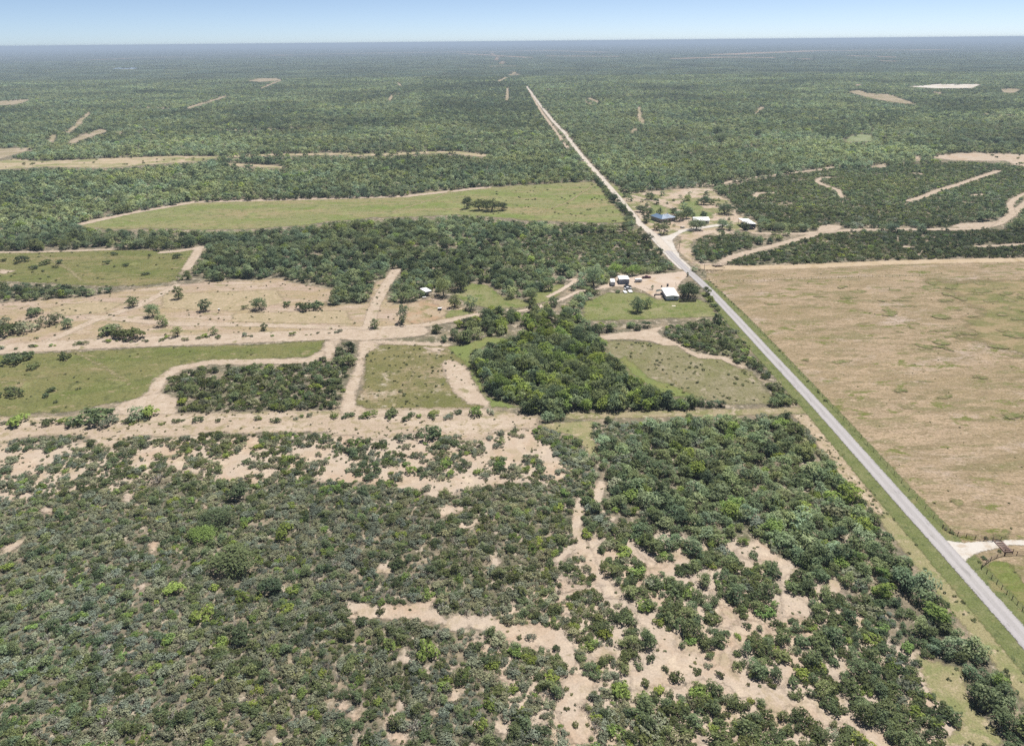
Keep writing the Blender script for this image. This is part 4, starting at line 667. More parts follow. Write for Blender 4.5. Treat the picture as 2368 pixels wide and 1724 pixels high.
sheet('green_pasture_part', [('p', [(205, 300), (240, 345), (236, 386), (330, 392), (420, 394), (420, 300), (330, 262), (262, 250)])], soil('pasture_green', (0.235, 0.215, 0.105), [((0.35, 0.275, 0.165), 0.07, 0.44, 0.60, (0.7, 1.7, 1), 0.12), ((0.19, 0.195, 0.08), 0.05, 0.5, 0.66, (0.7, 1.5, 1), 0.1)], 14.0, 0.25, 0.8), 0.035, 14.0, 6.0, 4.0)
# patches of green growth, thicker towards the far right of the pasture
gp = []
for _ in range(1500):
    x, y = rng.uniform(124, 410), rng.uniform(155, 384)
    wgt = 0.10 + 0.9*np.clip((x-150)/160, 0, 1)*np.clip((y-205)/110, 0, 1)
    if rng.random() > wgt*0.55 or x < np.interp(y, [165, 385], [124, 114]) + 5: continue
    a_, b_ = rng.uniform(1.2, 7.5)*(0.6+0.6*wgt), rng.uniform(0.9, 3.6)*(0.6+0.7*wgt); t0 = rng.normal(0.12, 0.25)
    gp.append(('p', [(x + a_*math.cos(q)*k_*math.cos(t0) - b_*math.sin(q)*k_*math.sin(t0), y + a_*math.cos(q)*k_*math.sin(t0) + b_*math.sin(q)*k_*math.cos(t0)) for q, k_ in zip(np.arange(0, 6.28, 0.7), rng.uniform(0.6, 1.25, 9))]))
print('PATCHES', len(gp))
sheet('pasture_green_patch', gp, soil('patch_grass', (0.205, 0.205, 0.09), [((0.175, 0.188, 0.078), 0.05, 0.45, 0.62), ((0.29, 0.245, 0.14), 0.3, 0.47, 0.62)], 1.9, 0.3, 1.0), 0.055, 1.9, 1.1)
sheet('pasture_sand_edge', SHAPES['pasture_top'], soil('pale_straw', (0.55, 0.44, 0.31), [((0.45, 0.35, 0.22), 0.1, 0.5, 0.7)], 3.0, 0.15), 0.05, 3.0, 2.2)
sheet('roadside_meadow', SHAPES['right_green'], soil('ditch_grass', (0.165, 0.195, 0.06), [((0.27, 0.235, 0.115), 0.1, 0.5, 0.7, (0.6, 1.6, 1)), ((0.21, 0.235, 0.085), 0.3, 0.5, 0.7)], 2.0, 0.3, 1.6), 0.05, 2.0, 1.2)
sheet('grass_verge', SHAPES['verge'], soil('verge_grass', (0.165, 0.19, 0.075), [((0.215, 0.225, 0.105), 0.25, 0.45, 0.7), ((0.115, 0.14, 0.06), 0.4, 0.55, 0.7), ((0.27, 0.24, 0.12), 0.12, 0.6, 0.74)], 1.1, 0.4, 2.4), 0.06, 1.1, 0.9)
sheet('faint_path', SHAPES['faint_path'], soil('path_dirt', (0.36, 0.31, 0.19), [((0.26, 0.24, 0.11), 0.3, 0.48, 0.6)], 1.6, 0.3), 0.055, 1.6, 1.0)
sheet('parcel_fence_track', SHAPES['parcel_fence_track'], soil('fence_track_soil', (0.37, 0.31, 0.20), [((0.24, 0.235, 0.11), 0.15, 0.45, 0.62), ((0.47, 0.39, 0.29), 0.3, 0.55, 0.7)], 2.0, 0.3), 0.055, 2.0, 1.2)
# roads
sheet('caliche_junction', SHAPES['caliche'], soil('caliche', (0.66, 0.615, 0.56), [((0.58, 0.52, 0.45), 0.15, 0.5, 0.7)], 1.2, 0.1), 0.09, 1.2, 1.1)
sheet('white_driveway', SHAPES['drive'], soil('white_caliche', (0.66, 0.62, 0.565), [((0.55, 0.475, 0.39), 0.3, 0.52, 0.68)], 0.7, 0.08), 0.09, 0.7, 0.5)
sheet('gravel_road', SHAPES['gravel_road'], soil('road_gravel', (0.64, 0.575, 0.50), [((0.55, 0.48, 0.40), 0.1, 0.5, 0.7)], 1.3, 0.1), 0.10, 1.3, 1.2)
sheet('side_track', SHAPES['side_track'], M_track(1.6), 0.09, 1.6, 1.8)
sheet('road', SHAPES['asphalt_road'], soil('worn_asphalt', (0.44, 0.42, 0.425), [((0.46, 0.44, 0.435), 0.08, 0.42, 0.68, (3, 0.3, 1)), ((0.35, 0.335, 0.33), 0.35, 0.58, 0.72, (2, 0.4, 1)), ((0.34, 0.32, 0.315), 1.2, 0.66, 0.74)], 0.6, 0.1, 3.0, (0.75, 1.45, 1.09)), 0.13, 0.6, 0.45)
# the far country
sheet('far_dirt_strip', SHAPES['far_strip'], soil('strip_grass', (0.48, 0.395, 0.265), [((0.27, 0.275, 0.125), 0.02, 0.46, 0.62, (0.7, 2, 1)), ((0.54, 0.43, 0.32), 0.05, 0.5, 0.7)], 6.0, 0.15, 0.3), 0.02, 6.0, 5.0)
sheet('far_clearing', SHAPES['far_clearing'], soil('far_soil', (0.45, 0.37, 0.275), [((0.33, 0.285, 0.18), 0.03, 0.45, 0.62)], 4.0, 0.12, 0.3), 0.03, 4.0)
sheet('pale_grass_opening', SHAPES['pale_grass'], soil('pale_grass', (0.29, 0.32, 0.19), [((0.22, 0.26, 0.12), 0.03, 0.45, 0.65)], 8.0, 0.15, 0.3), 0.03, 8.0, 6.0)
sheet('white_pit', SHAPES['white_pit'], soil('pit_caliche', (0.76, 0.71, 0.64), [((0.6, 0.52, 0.42), 0.01, 0.5, 0.65)], 10.0, 0.08, 0.2), 0.03, 10.0, 8.0)
sheet('far_field', SHAPES['far_field'], soil('far_field_soil', (0.40, 0.29, 0.20), [((0.20, 0.19, 0.11), 0.004, 0.52, 0.66), ((0.47, 0.36, 0.26), 0.006, 0.5, 0.7)], 40.0, 0.1, 0.05), 0.05, 40.0, 30.0)
M_w, n_, l_ = new_mat('pond_water')
p_ = n_.new('ShaderNodeBsdfPrincipled'); p_.inputs[0].default_value = (0.03, 0.05, 0.07, 1); p_.inputs['Roughness'].default_value = 0.08
l_.new(p_.outputs[0], n_.new('ShaderNodeOutputMaterial').inputs[0])
mb = MB(); P_ = SHAPES['pond'][0][1]; mb.add([(x, y, 0.3) for x, y in P_], [tuple(range(len(P_)))])
tag(mb.build('pond_water', M_w), kind='structure')
# brush country too far away to tell bushes apart
far_m = soil('distant_brush', (0.095, 0.122, 0.09), [((0.13, 0.15, 0.095), 0.0016, 0.45, 0.66, (1, 2, 1)), ((0.075, 0.09, 0.06), 0.004, 0.52, 0.66, (0.7, 3, 1)), ((0.06, 0.075, 0.055), 0.0009, 0.5, 0.62, (0.5, 3, 1)), ((0.19, 0.165, 0.105), 0.0011, 0.64, 0.72, (0.5, 4, 1)), ((0.34, 0.32, 0.27), 0.0007, 0.64, 0.69, (0.35, 3, 1))], 200.0, 0.12, 0.02)
FAR_R0 = 7600.0
ang = np.radians(np.linspace(-66, 66, 67)); rad = np.concatenate([[FAR_R0-500], FAR_R0 * 1.22 ** np.arange(0, 10)])
A_, R_ = np.meshgrid(ang, rad)
me = bpy.data.meshes.new('distant_brushland'); ids = np.arange(A_.size).reshape(A_.shape)
me.from_pydata(np.stack([(R_*np.sin(A_)).ravel(), (R_*np.cos(A_)).ravel(), np.full(A_.size, 0.02)], 1).tolist(), [],
               np.stack([ids[:-1,:-1].ravel(), ids[:-1,1:].ravel(), ids[1:,1:].ravel(), ids[1:,:-1].ravel()], 1).tolist())
at = me.attributes.new('edge', 'FLOAT', 'POINT'); at.data.foreach_set('value', (R_.ravel()-FAR_R0+100).astype(np.float32))
me.materials.append(far_m)
tag(link(bpy.data.objects.new('distant_brushland', me)), kind='structure')

# ------------------------------------------------------------------ buildings, vehicles, fences
M_white = plain('white_metal', (0.74, 0.74, 0.73), 0.45, dirt=(0.60, 0.58, 0.55))
M_wwall = plain('white_siding', (0.62, 0.62, 0.63), 0.6)
M_grey = plain('grey_blue_sheet', (0.25, 0.275, 0.33), 0.5)
M_dark = plain('dark_opening', (0.02, 0.022, 0.026), 0.3)
M_glass = plain('window_glass', (0.03, 0.035, 0.04), 0.1, spec=0.6)
M_wood = plain('weathered_wood', (0.14, 0.11, 0.085), 0.85)
M_rust = plain('brown_pipe', (0.115, 0.07, 0.055), 0.6, dirt=(0.2, 0.11, 0.07))
M_blue = plain('blue_roof_metal', (0.085, 0.145, 0.235), 0.5, dirt=(0.13, 0.175, 0.235))
M_tan = plain('tan_wall', (0.42, 0.36, 0.28), 0.8)
M_red = plain('dark_red_paint', (0.10, 0.012, 0.02), 0.25, spec=0.6)
M_carw = plain('white_paint', (0.72, 0.72, 0.73), 0.25, spec=0.6)
M_black = plain('black_rubber', (0.02, 0.02, 0.02), 0.8)
M_wire = plain('fence_wire', (0.22, 0.20, 0.18), 0.5, 0.6)
M_drum = plain('drum_paint', (0.05, 0.05, 0.06), 0.5)
M_stone = plain('pale_stone', (0.5, 0.45, 0.37), 0.9)

def one(parent, name, mat, fn):
    mb = MB(); fn(mb); return mb.build(name, mat, parent)
def window(parent, x, y, z, w_, h, axis='x', sgn=-1):
    """a window standing proud of a wall: frame, pane as its sub-part"""
    def fr(m):
        t = 0.09
        for a, b, c, d in ((-w_/2-t, w_/2+t, -h/2-t, -h/2), (-w_/2-t, w_/2+t, h/2, h/2+t), (-w_/2-t, -w_/2, -h/2, h/2), (w_/2, w_/2+t, -h/2, h/2)):
            if axis == 'x': m.box(x+a, x+b, y-0.05, y+0.05, z+c, z+d)
            else: m.box(x-0.05, x+0.05, y+a, y+b, z+c, z+d)
    f = one(parent, 'window', M_wwall, fr)
    if axis == 'x': one(f, 'pane', M_glass, lambda m: m.box(x-w_/2, x+w_/2, y-0.025, y+0.025, z-h/2, z+h/2))
    else: one(f, 'pane', M_glass, lambda m: m.box(x-0.025, x+0.025, y-w_/2, y+w_/2, z-h/2, z+h/2))
    return f
def door(parent, x, y, w_, h, axis='x', mat=None, z=0.0):
    if axis == 'x': d = one(parent, 'door', mat or M_dark, lambda m: m.box(x-w_/2, x+w_/2, y-0.04, y+0.04, z, z+h)); one(d, 'handle', M_wire, lambda m: m.box(x+w_*0.34, x+w_*0.42, y-0.10, y-0.04, z+h*0.45, z+h*0.52))
    else: d = one(parent, 'door', mat or M_dark, lambda m: m.box(x-0.04, x+0.04, y-w_/2, y+w_/2, z, z+h)); one(d, 'handle', M_wire, lambda m: m.box(x-0.10, x-0.04, y+w_*0.34, y+w_*0.42, z+h*0.45, z+h*0.52))
    return d
def ribs(m, prof, ys, r=0.02):
    for y in ys: m.tube([(x, y, z+r) for x, z in prof], r, 4)

# white mobile home
t = empty('mobile_home', (85.2, 359.0, 0)); tag(t, 'white mobile home with a low white roof beside the big dark oak', 'mobile home')
W2, LN, HH = 3.25, 13.4, 2.35
one(t, 'wall', M_wwall, lambda m: m.prism([(-W2, 0.45), (W2, 0.45), (W2, HH), (0, HH+0.42), (-W2, HH)], 0, LN))
one(t, 'skirting', M_grey, lambda m: m.box(-W2+0.1, W2-0.1, 0.1, LN-0.1, 0, 0.45))
rf = one(t, 'roof', M_white, lambda m: m.prism([(-W2-0.22, HH+0.01), (0, HH+0.46), (W2+0.22, HH+0.01), (W2+0.22, HH+0.09), (0, HH+0.55), (-W2-0.22, HH+0.09)], -0.25, LN+0.25))
one(rf, 'seam', M_white, lambda m: ribs(m, [(-W2-0.2, HH+0.09), (0, HH+0.55), (W2+0.2, HH+0.09)], [1.2*k+0.6 for k in range(11)]))
one(rf, 'vent', M_grey, lambda m: m.tube([(0.9, 4, HH+0.4), (0.9, 4, HH+0.85)], 0.09)); one(rf, 'vent', M_grey, lambda m: m.tube([(-0.8, 9, HH+0.4), (-0.8, 9, HH+0.8)], 0.09))
window(t, 1.5, -0.02, 1.6, 1.5, 0.8); window(t, -W2-0.02, 3.0, 1.6, 1.1, 0.9, 'y'); window(t, -W2-0.02, 9.6, 1.6, 1.1, 0.9, 'y'); window(t, W2+0.02, 4.0, 1.6, 1.1, 0.9, 'y')
door(t, -W2-0.02, 6.4, 0.95, 1.75, 'y', M_dark, 0.5)
one(t, 'step', M_wood, lambda m: (m.box(-W2-1.1, -W2-0.05, 5.7, 7.1, 0, 0.42), m.box(-W2-1.6, -W2-1.1, 5.7, 7.1, 0, 0.2)))
one(t, 'hitch', M_wire, lambda m: m.tube([(-0.7, 0.05, 0.4), (0, -1.1, 0.35), (0.7, 0.05, 0.4)], 0.06, 5))
# dark shade canopy on its left
t = empty('shade_canopy', (80.2, 369.4, 0)); tag(t, 'dark green shade canopy on thin posts left of the white mobile home', 'canopy')
one(t, 'cover', plain('dark_canvas', (0.03, 0.05, 0.045), 0.8), lambda m: m.prism([(-1.8, 1.95), (0, 2.3), (1.8, 1.95), (1.8, 2.0), (0, 2.36), (-1.8, 2.0)], -1.2, 1.2))
for sx in (-1.7, 1.7):
    for sy in (-1.1, 1.1): one(t, 'post', M_wire, lambda m: m.tube([(sx, sy, 0), (sx, sy, 1.96)], 0.04, 5))
# grey box trailer shed
t = empty('storage_shed', (64.0, 388.0, 0), R(1)); tag(t, 'grey blue metal shed with a bright white roof behind the yard', 'shed')
one(t, 'wall', M_grey, lambda m: m.box(-2.75, 2.75, 0, 6.6, 0, 2.6))
rf = one(t, 'roof', M_white, lambda m: m.prism([(-2.95, 2.62), (2.95, 2.62), (2.95, 2.72), (0, 2.98), (-2.95, 2.72)], -0.2, 6.8))
one(rf, 'seam', M_white, lambda m: ribs(m, [(-2.9, 2.72), (0, 2.98), (2.9, 2.72)], [k*0.9+0.3 for k in range(8)]))
one(t, 'siding', M_grey, lambda m: [m.box(-2.6+k*0.4, -2.52+k*0.4, -0.03, -0.002, 0.05, 2.55) for k in range(14)])
door(t, 0.9, -0.05, 1.6, 2.1, 'x', plain('shed_door', (0.19, 0.21, 0.26), 0.5))
# white enclosed trailer
t = empty('cargo_trailer', (57.0, 384.4, 0), R(-4)); tag(t, 'white enclosed cargo trailer with rounded roof left of the grey shed', 'trailer')
one(t, 'body', M_wwall, lambda m: m.box(-1.25, 1.25, 0, 6.0, 0.45, 2.2))
one(t, 'roof', M_white, lambda m: m.prism([(-1.3, 2.2), (1.3, 2.2), (1.15, 2.38), (0.5, 2.48), (-0.5, 2.48), (-1.15, 2.38)], -0.05, 6.05))
door(t, 0, -0.03, 2.2, 1.65, 'x', M_wwall, 0.5)
for sx in (-1.2, 1.2):
    for yy in (2.4, 3.3):
        wh = one(t, 'wheel', M_black, lambda m: m.disc((sx, yy, 0.36), (1, 0, 0), 0.36, 0.22)); one(wh, 'rim', M_wire, lambda m: m.disc((sx+0.02*(1 if sx > 0 else -1), yy, 0.36), (1, 0, 0), 0.19, 0.21))
one(t, 'drawbar', M_wire, lambda m: m.tube([(-0.8, 6.0, 0.5), (0, 7.2, 0.45), (0.8, 6.0, 0.5)], 0.06, 5))
# camper
t = empty('camper_trailer', (72.5, 391.6, 0), R(3)); tag(t, 'low white camper trailer parked between the grey shed and the dark red pickup', 'camper')
one(t, 'body', M_wwall, lambda m: m.prism([(-1.0, 0.45), (1.0, 0.45), (1.05, 1.3), (0.95, 1.75), (-0.95, 1.75), (-1.05, 1.3)], -1.9, 1.9)).rotation_euler = (0, 0, R(90))
one(t, 'roof', M_white, lambda m: m.box(-1.85, 1.85, -0.92, 0.92, 1.755, 1.84))
window(t, -0.8, -1.06, 1.25, 0.9, 0.4); window(t, 0.8, -1.06, 1.25, 0.7, 0.4)
for sx in (-0.45, 0.45):
    wh = one(t, 'wheel', M_black, lambda m: m.disc((sx, -0.98, 0.33), (0, 1, 0), 0.33, 0.2)); one(wh, 'rim', M_wire, lambda m: m.disc((sx, -1.0, 0.33), (0, 1, 0), 0.17, 0.2))
one(t, 'drawbar', M_wire, lambda m: m.tube([(1.9, -0.5, 0.5), (2.9, 0, 0.45), (1.9, 0.5, 0.5)], 0.05, 5))

def vehicle(name, loc, rz, label, cat, paint, kind):
    """a car or a pickup lying along x, nose at +x"""
    t = empty(name, loc, rz); tag(t, label, cat)
    L2, W_ = (2.55, 0.92) if kind == 'pickup' else (2.15, 0.86)
    def body(m):
        side = [(-L2, 0.42), (-L2, 0.88), (0.9, 0.92), (L2-0.35, 0.86), (L2, 0.72), (L2, 0.40)] if kind == 'pickup' else [(-L2, 0.40), (-L2, 0.80), (-L2+0.3, 0.90), (1.0, 0.88), (L2-0.3, 0.72), (L2, 0.60), (L2, 0.38)]
        n = len(side); m.add([(x, -W_, z) for x, z in side] + [(x, W_, z) for x, z in side], [tuple(range(n)), tuple(range(n, 2*n))[::-1]] + [(k, k+n, (k+1) % n+n, (k+1) % n) for k in range(n)])
    one(t, 'body', paint, body)
    a, b, c, d = (-0.75, -0.55, 0.55, 1.05) if kind == 'pickup' else (-1.6, -1.0, 0.35, 1.05)
    def frust(m, z0, z1, ins, e=0.0):
        m.add([(a-e, -W_+ins*0.5-e, z0), (d+e, -W_+ins*0.5-e, z0), (d+e, W_-ins*0.5+e, z0), (a-e, W_-ins*0.5+e, z0), (b-e, -W_+ins*2-e, z1), (c+e, -W_+ins*2-e, z1), (c+e, W_-ins*2+e, z1), (b-e, W_-ins*2+e, z1)],
              [(0,3,2,1),(4,5,6,7),(0,1,5,4),(1,2,6,5),(2,3,7,6),(3,0,4,7)])
    cab = one(t, 'glass_house', M_glass, lambda m: frust(m, 0.9, 1.42, 0.09))
    one(cab, 'cab_roof', paint, lambda m: m.box(b-0.03, c+0.03, -W_+0.16, W_-0.16, 1.42, 1.48))
    if kind == 'pickup': one(t, 'bed', M_dark, lambda m: m.box(-L2+0.12, -0.85, -W_+0.12, W_-0.12, 0.89, 0.925))
    for sx in (-L2+0.85, L2-0.85):
        for sy in (-W_, W_):
            wh = one(t, 'wheel', M_black, lambda m: m.disc((sx, sy*0.94, 0.35), (0, 1, 0), 0.35, 0.22)); one(wh, 'rim', M_wire, lambda m: m.disc((sx, sy*0.955, 0.35), (0, 1, 0), 0.19, 0.22))
    for sy in (-0.65, 0.65): one(t, 'headlight', M_white, lambda m: m.box(L2-0.03, L2+0.015, sy-0.14, sy+0.14, 0.58, 0.68))
    return t
vehicle('pickup_truck', (78.4, 398.6, 0), R(6), 'dark red pickup truck at the edge of the thicket behind the yard', 'pickup truck', M_red, 'pickup')
vehicle('parked_car', (64.6, 378.4, 0), R(25), 'small white car with dark windows in front of the grey shed', 'car', M_carw, 'car')
vehicle('parked_car', (65.0, 382.2, 0), R(12), 'black car parked right behind the small white car', 'car', plain('black_paint', (0.015, 0.015, 0.018), 0.25, spec=0.6), 'car')
for (x, y, a, w_, d_, lab) in ((62.2, 372.8, 8, 0.75, 1.9, 'left one of two flat white boxes on the grass below the white car'), (65.2, 373.8, 4, 0.95, 1.7, 'right one of two flat white boxes on the grass below the white car')):
    t = empty('storage_box', (x, y, 0), R(a)); tag(t, lab, 'box', 'flat white boxes by the yard')
    one(t, 'box', M_wwall, lambda m: m.box(-w_, w_, -d_, d_, 0.08, 0.5)); one(t, 'lid', M_white, lambda m: m.box(-w_-0.05, w_+0.05, -d_-0.05, d_+0.05, 0.503, 0.58))
    one(t, 'skid', M_wood, lambda m: (m.box(-w_, -w_+0.2, -d_, d_, 0, 0.078), m.box(w_-0.2, w_, -d_, d_, 0, 0.078)))
def barrel(x, y, lab, s=1.0, lie=False):
    t = empty('barrel', (x, y, 0)); t.scale = (s, s, s); tag(t, lab, 'barrel')
    one(t, 'drum', M_drum, lambda m: m.tube([(0, 0, 0), (0, 0, 0.3), (0, 0, 0.6), (0, 0, 0.9)], [0.30, 0.32, 0.32, 0.30], 12))
    one(t, 'hoop', M_wire, lambda m: (m.disc((0, 0, 0.3), (0, 0, 1), 0.335, 0.04), m.disc((0, 0, 0.6), (0, 0, 1), 0.335, 0.04)))
barrel(87.4, 382.6, 'tall black barrel standing behind the white mobile home', 1.7); barrel(83.9, 381.6, 'smaller black barrel at the back left corner of the mobile home', 1.1); barrel(77.2, 366.2, 'black barrel alone on the dirt left of the mobile home', 1.2)
t = empty('ladder', (92.2, 382.0, 0), R(30)); tag(t, 'dark ladder leaning among the branches behind the big oak', 'ladder')
for sx in (-0.25, 0.25): one(t, 'rail', M_wood, lambda m: m.tube([(sx, 0, 0), (sx, 0.9, 2.4)], 0.04, 4))
for k in range(7): one(t, 'rung', M_wood, lambda m: m.tube([(-0.25, 0.11+k*0.115, 0.3+k*0.31), (0.25, 0.11+k*0.115, 0.3+k*0.31)], 0.03, 4))
t = one(None, 'concrete_slab', M_stone, lambda m: m.box(83.2, 85.0, 349.6, 350.9, 0.0, 0.12)); tag(t, 'small pale slab lying in the lawn below the mobile home', 'slab')
# brown board fence by the oak
t = empty('board_fence', (87.9, 356.0, 0), R(3)); tag(t, 'brown board fence running from the mobile home under the oak', 'fence')
pm = MB(); pm.box(-0.05, 0.05, 0, 0.1, 0, 1.2); pm = pm.mesh('post', M_wood); bm_ = MB(); bm_.box(0, 0.28, -0.03, 0, 0.05, 1.08); bm_ = bm_.mesh('board', M_wood)
for k in range(5): o = link(bpy.data.objects.new('post', pm), t); o.location = (k*2.3, 0, 0)
for k in range(31): o = link(bpy.data.objects.new('board', bm_), t); o.location = (k*0.3, 0, 0.03*math.sin(k*2.1))

# camp with a white roof
t = empty('camp_shelter', (-46.6, 373.4, 0), R(-58)); tag(t, 'open camp shelter with a bright white roof among trees left of the green swale', 'shelter')
one(t, 'roof', M_white, lambda m: m.prism([(-3.7, 2.45), (3.7, 2.55), (3.7, 2.63), (-3.7, 2.53)], -1.9, 1.9))
for sx in (-3.4, 0, 3.4):
    for sy in (-1.7, 1.7): one(t, 'post', M_wood, lambda m: m.tube([(sx, sy, 0), (sx, sy, 2.46)], 0.07, 5))
one(t, 'back_wall', M_wwall, lambda m: m.box(-3.3, 0.5, 1.55, 1.62, 0.05, 2.3)); one(t, 'bench', M_wwall, lambda m: m.box(-2.4, 1.6, -0.4, 0.5, 0.4, 0.8))
t = empty('camp_table', (-46.8, 366.4, 0), R(20)); tag(t, 'pale camp table on the dirt in front of the white roofed shelter', 'table')
one(t, 'top', M_wwall, lambda m: m.box(-1.0, 1.0, -0.45, 0.45, 0.7, 0.76))
for sx in (-0.8, 0.8):
    for sy in (-0.35, 0.35): one(t, 'leg', M_wood, lambda m: m.box(sx-0.04, sx+0.04, sy-0.04, sy+0.04, 0, 0.70))
t = empty('utility_box', (-36.8, 347.4, 0)); tag(t, 'small dark hut with a pale lid on the dirt by the reddish soil', 'hut')
one(t, 'body', M_drum, lambda m: m.box(-0.95, 0.95, -0.5, 0.7, 0.35, 1.15)); one(t, 'lid', M_wwall, lambda m: m.prism([(-1.05, 1.153), (1.05, 1.153), (1.05, 1.23), (-1.05, 1.23)], -0.6, 0.8))
for sx in (-0.85, 0.85):
    for sy in (-0.4, 0.6): one(t, 'leg', M_wood, lambda m: m.box(sx-0.06, sx+0.06, sy-0.06, sy+0.06, 0, 0.35))
t = empty('game_feeder', (-150.1, 347.2, 0)); tag(t, 'small stilted feeder with a white lid standing in the bare field', 'feeder')
one(t, 'drum', M_drum, lambda m: m.tube([(0, 0, 1.0), (0, 0, 1.9)], 0.42, 12)); one(t, 'lid', M_white, lambda m: m.tube([(0, 0, 1.91), (0, 0, 1.98), (0, 0, 2.15)], [0.52, 0.5, 0.08], 12))
for k in range(3): one(t, 'leg', M_rust, lambda m: m.tube([(0.65*math.cos(k*2.1), 0.65*math.sin(k*2.1), 0), (0.36*math.cos(k*2.1), 0.36*math.sin(k*2.1), 1.25)], 0.05, 5))
one(t, 'spreader', M_drum, lambda m: m.tube([(0, 0, 0.75), (0, 0, 1.0)], [0.12, 0.25], 8))

# ranch buildings
def hip(m, x0, x1, y0, y1, z0, z1, ov=0.6):
    x0 -= ov; x1 += ov; y0 -= ov; y1 += ov; h = (y1-y0)/2; yc = (y0+y1)/2
    m.add([(x0,y0,z0),(x1,y0,z0),(x1,y1,z0),(x0,y1,z0),(x0+h,yc,z1),(x1-h,yc,z1)], [(0,1,5,4),(1,2,5),(2,3,4,5),(3,0,4),(0,3,2,1)])
t = empty('ranch_house', (117.5, 543.0, 0), R(28)); tag(t, 'ranch house with a hipped bright blue metal roof among oaks', 'house')
one(t, 'wall', M_tan, lambda m: (m.box(-6.5, 6.5, -4.4, 4.4, 0, 2.9), m.box(-6.0, 0.0, 4.402, 9.0, 0, 2.88)))
rf = one(t, 'roof', M_blue, lambda m: hip(m, -6.5, 6.5, -4.4, 4.4, 2.92, 5.1))
one(t, 'wing_roof', M_blue, lambda m: m.add([(-6.6, 1.5, 2.96), (0.6, 1.5, 2.96), (0.6, 9.6, 2.96), (-6.6, 9.6, 2.96), (-3, 1.5, 4.8), (-3, 6.6, 4.8)], [(0,4,5,3),(1,2,5,4),(2,3,5),(0,1,4),(0,3,2,1)]))
one(rf, 'seam', M_blue, lambda m: [m.tube([(x, -4.9, 2.98), (x, -0.4, 5.0)], 0.035, 4) for x in np.arange(-1.6, 2, 0.8)])
one(rf, 'chimney', M_tan, lambda m: m.box(3.0, 3.8, 1.0, 1.8, 3.6, 5.5))
for x in (-4.8, -1.6, 3.6, 5.4): window(t, x, -4.43, 1.6, 1.3, 1.1)
door(t, 1.2, -4.43, 1.0, 2.1)
t = empty('white_house', (142.6, 535.0, 0), R(2)); tag(t, 'small house with a white gabled roof half hidden by a dark tree', 'house')
one(t, 'wall', M_wwall, lambda m: m.prism([(-3.4, 0), (3.4, 0), (3.4, 2.7), (0, 4.2), (-3.4, 2.7)], -5.6, 5.6)).rotation_euler = (0, 0, R(90))
rf = one(t, 'roof', M_white, lambda m: m.prism([(-3.9, 2.52), (0, 4.26), (3.9, 2.52), (3.9, 2.6), (0, 4.36), (-3.9, 2.6)], -6.0, 6.0)); rf.rotation_euler = (0, 0, R(90))
for x in (-3.8, -1.0): window(t, x, -3.43, 1.5, 1.1, 1.0)
door(t, 3.3, -3.43, 2.2, 2.1); one(t, 'porch_slab', M_stone, lambda m: m.box(1.5, 5.2, -5.2, -3.45, 0.0, 0.16))
t = empty('pole_barn', (173.4, 521.5, 0), R(2)); tag(t, 'open sided barn with a large bright white sloping roof', 'barn')
rf = one(t, 'roof', M_white, lambda m: m.prism([(-3.9, 4.35), (3.9, 3.75), (3.9, 3.85), (-3.9, 4.45)], -8.6, 8.6))
one(rf, 'seam', M_white, lambda m: ribs(m, [(-3.85, 4.44), (3.85, 3.85)], np.arange(-8, 8.5, 1.0)))
for sy in (-8.2, -2.7, 2.7, 8.2):
    for sx, zz in ((-3.5, 4.32), (3.5, 3.78)): one(t, 'post', M_wood, lambda m: m.box(sx-0.1, sx+0.1, sy-0.1, sy+0.1, 0, zz))
one(t, 'back_wall', M_grey, lambda m: m.box(3.62, 3.68, -8.3, 8.3, 0.3, 3.7)); one(t, 'side_wall', M_wwall, lambda m: m.box(-3.4, -1.2, 3.0, 3.06, 0, 2.4)); one(t, 'stored_hay', M_tan, lambda m: (m.box(-1.0, 2.6, 1.0, 2.6, 0, 1.3), m.box(0.2, 2.6, -6.5, -4.2, 0, 1.6)))
for x, y, s_, lab in ((126.0, 519.4, 1.9, 'larger pale boulder on the dirt below the white gabled house'), (107.6, 513.2, 1.2, 'pale boulder in the shade of the airy tree at the junction')):
    r_ = np.random.default_rng(int(x)); mb = MB(); n = 10
    rings = [[(s_*(1-0.12*i*i/2)*math.cos(6.283*k/n)*(0.85+0.3*r_.random()), s_*0.75*(1-0.12*i*i/2)*math.sin(6.283*k/n)*(0.85+0.3*r_.random()), s_*0.32*i*(0.9+0.2*r_.random())) for k in range(n)] for i in range(3)]
    v = [p for rg in rings for p in rg] + [(0, 0, s_*0.78)]
    mb.add(v, [(i*n+k, i*n+(k+1) % n, (i+1)*n+(k+1) % n, (i+1)*n+k) for i in range(2) for k in range(n)] + [(2*n+k, 2*n+(k+1) % n, 3*n) for k in range(n)])
    o = mb.build('boulder', M_stone); o.location = (x, y, -0.05); tag(o, lab, 'boulder')

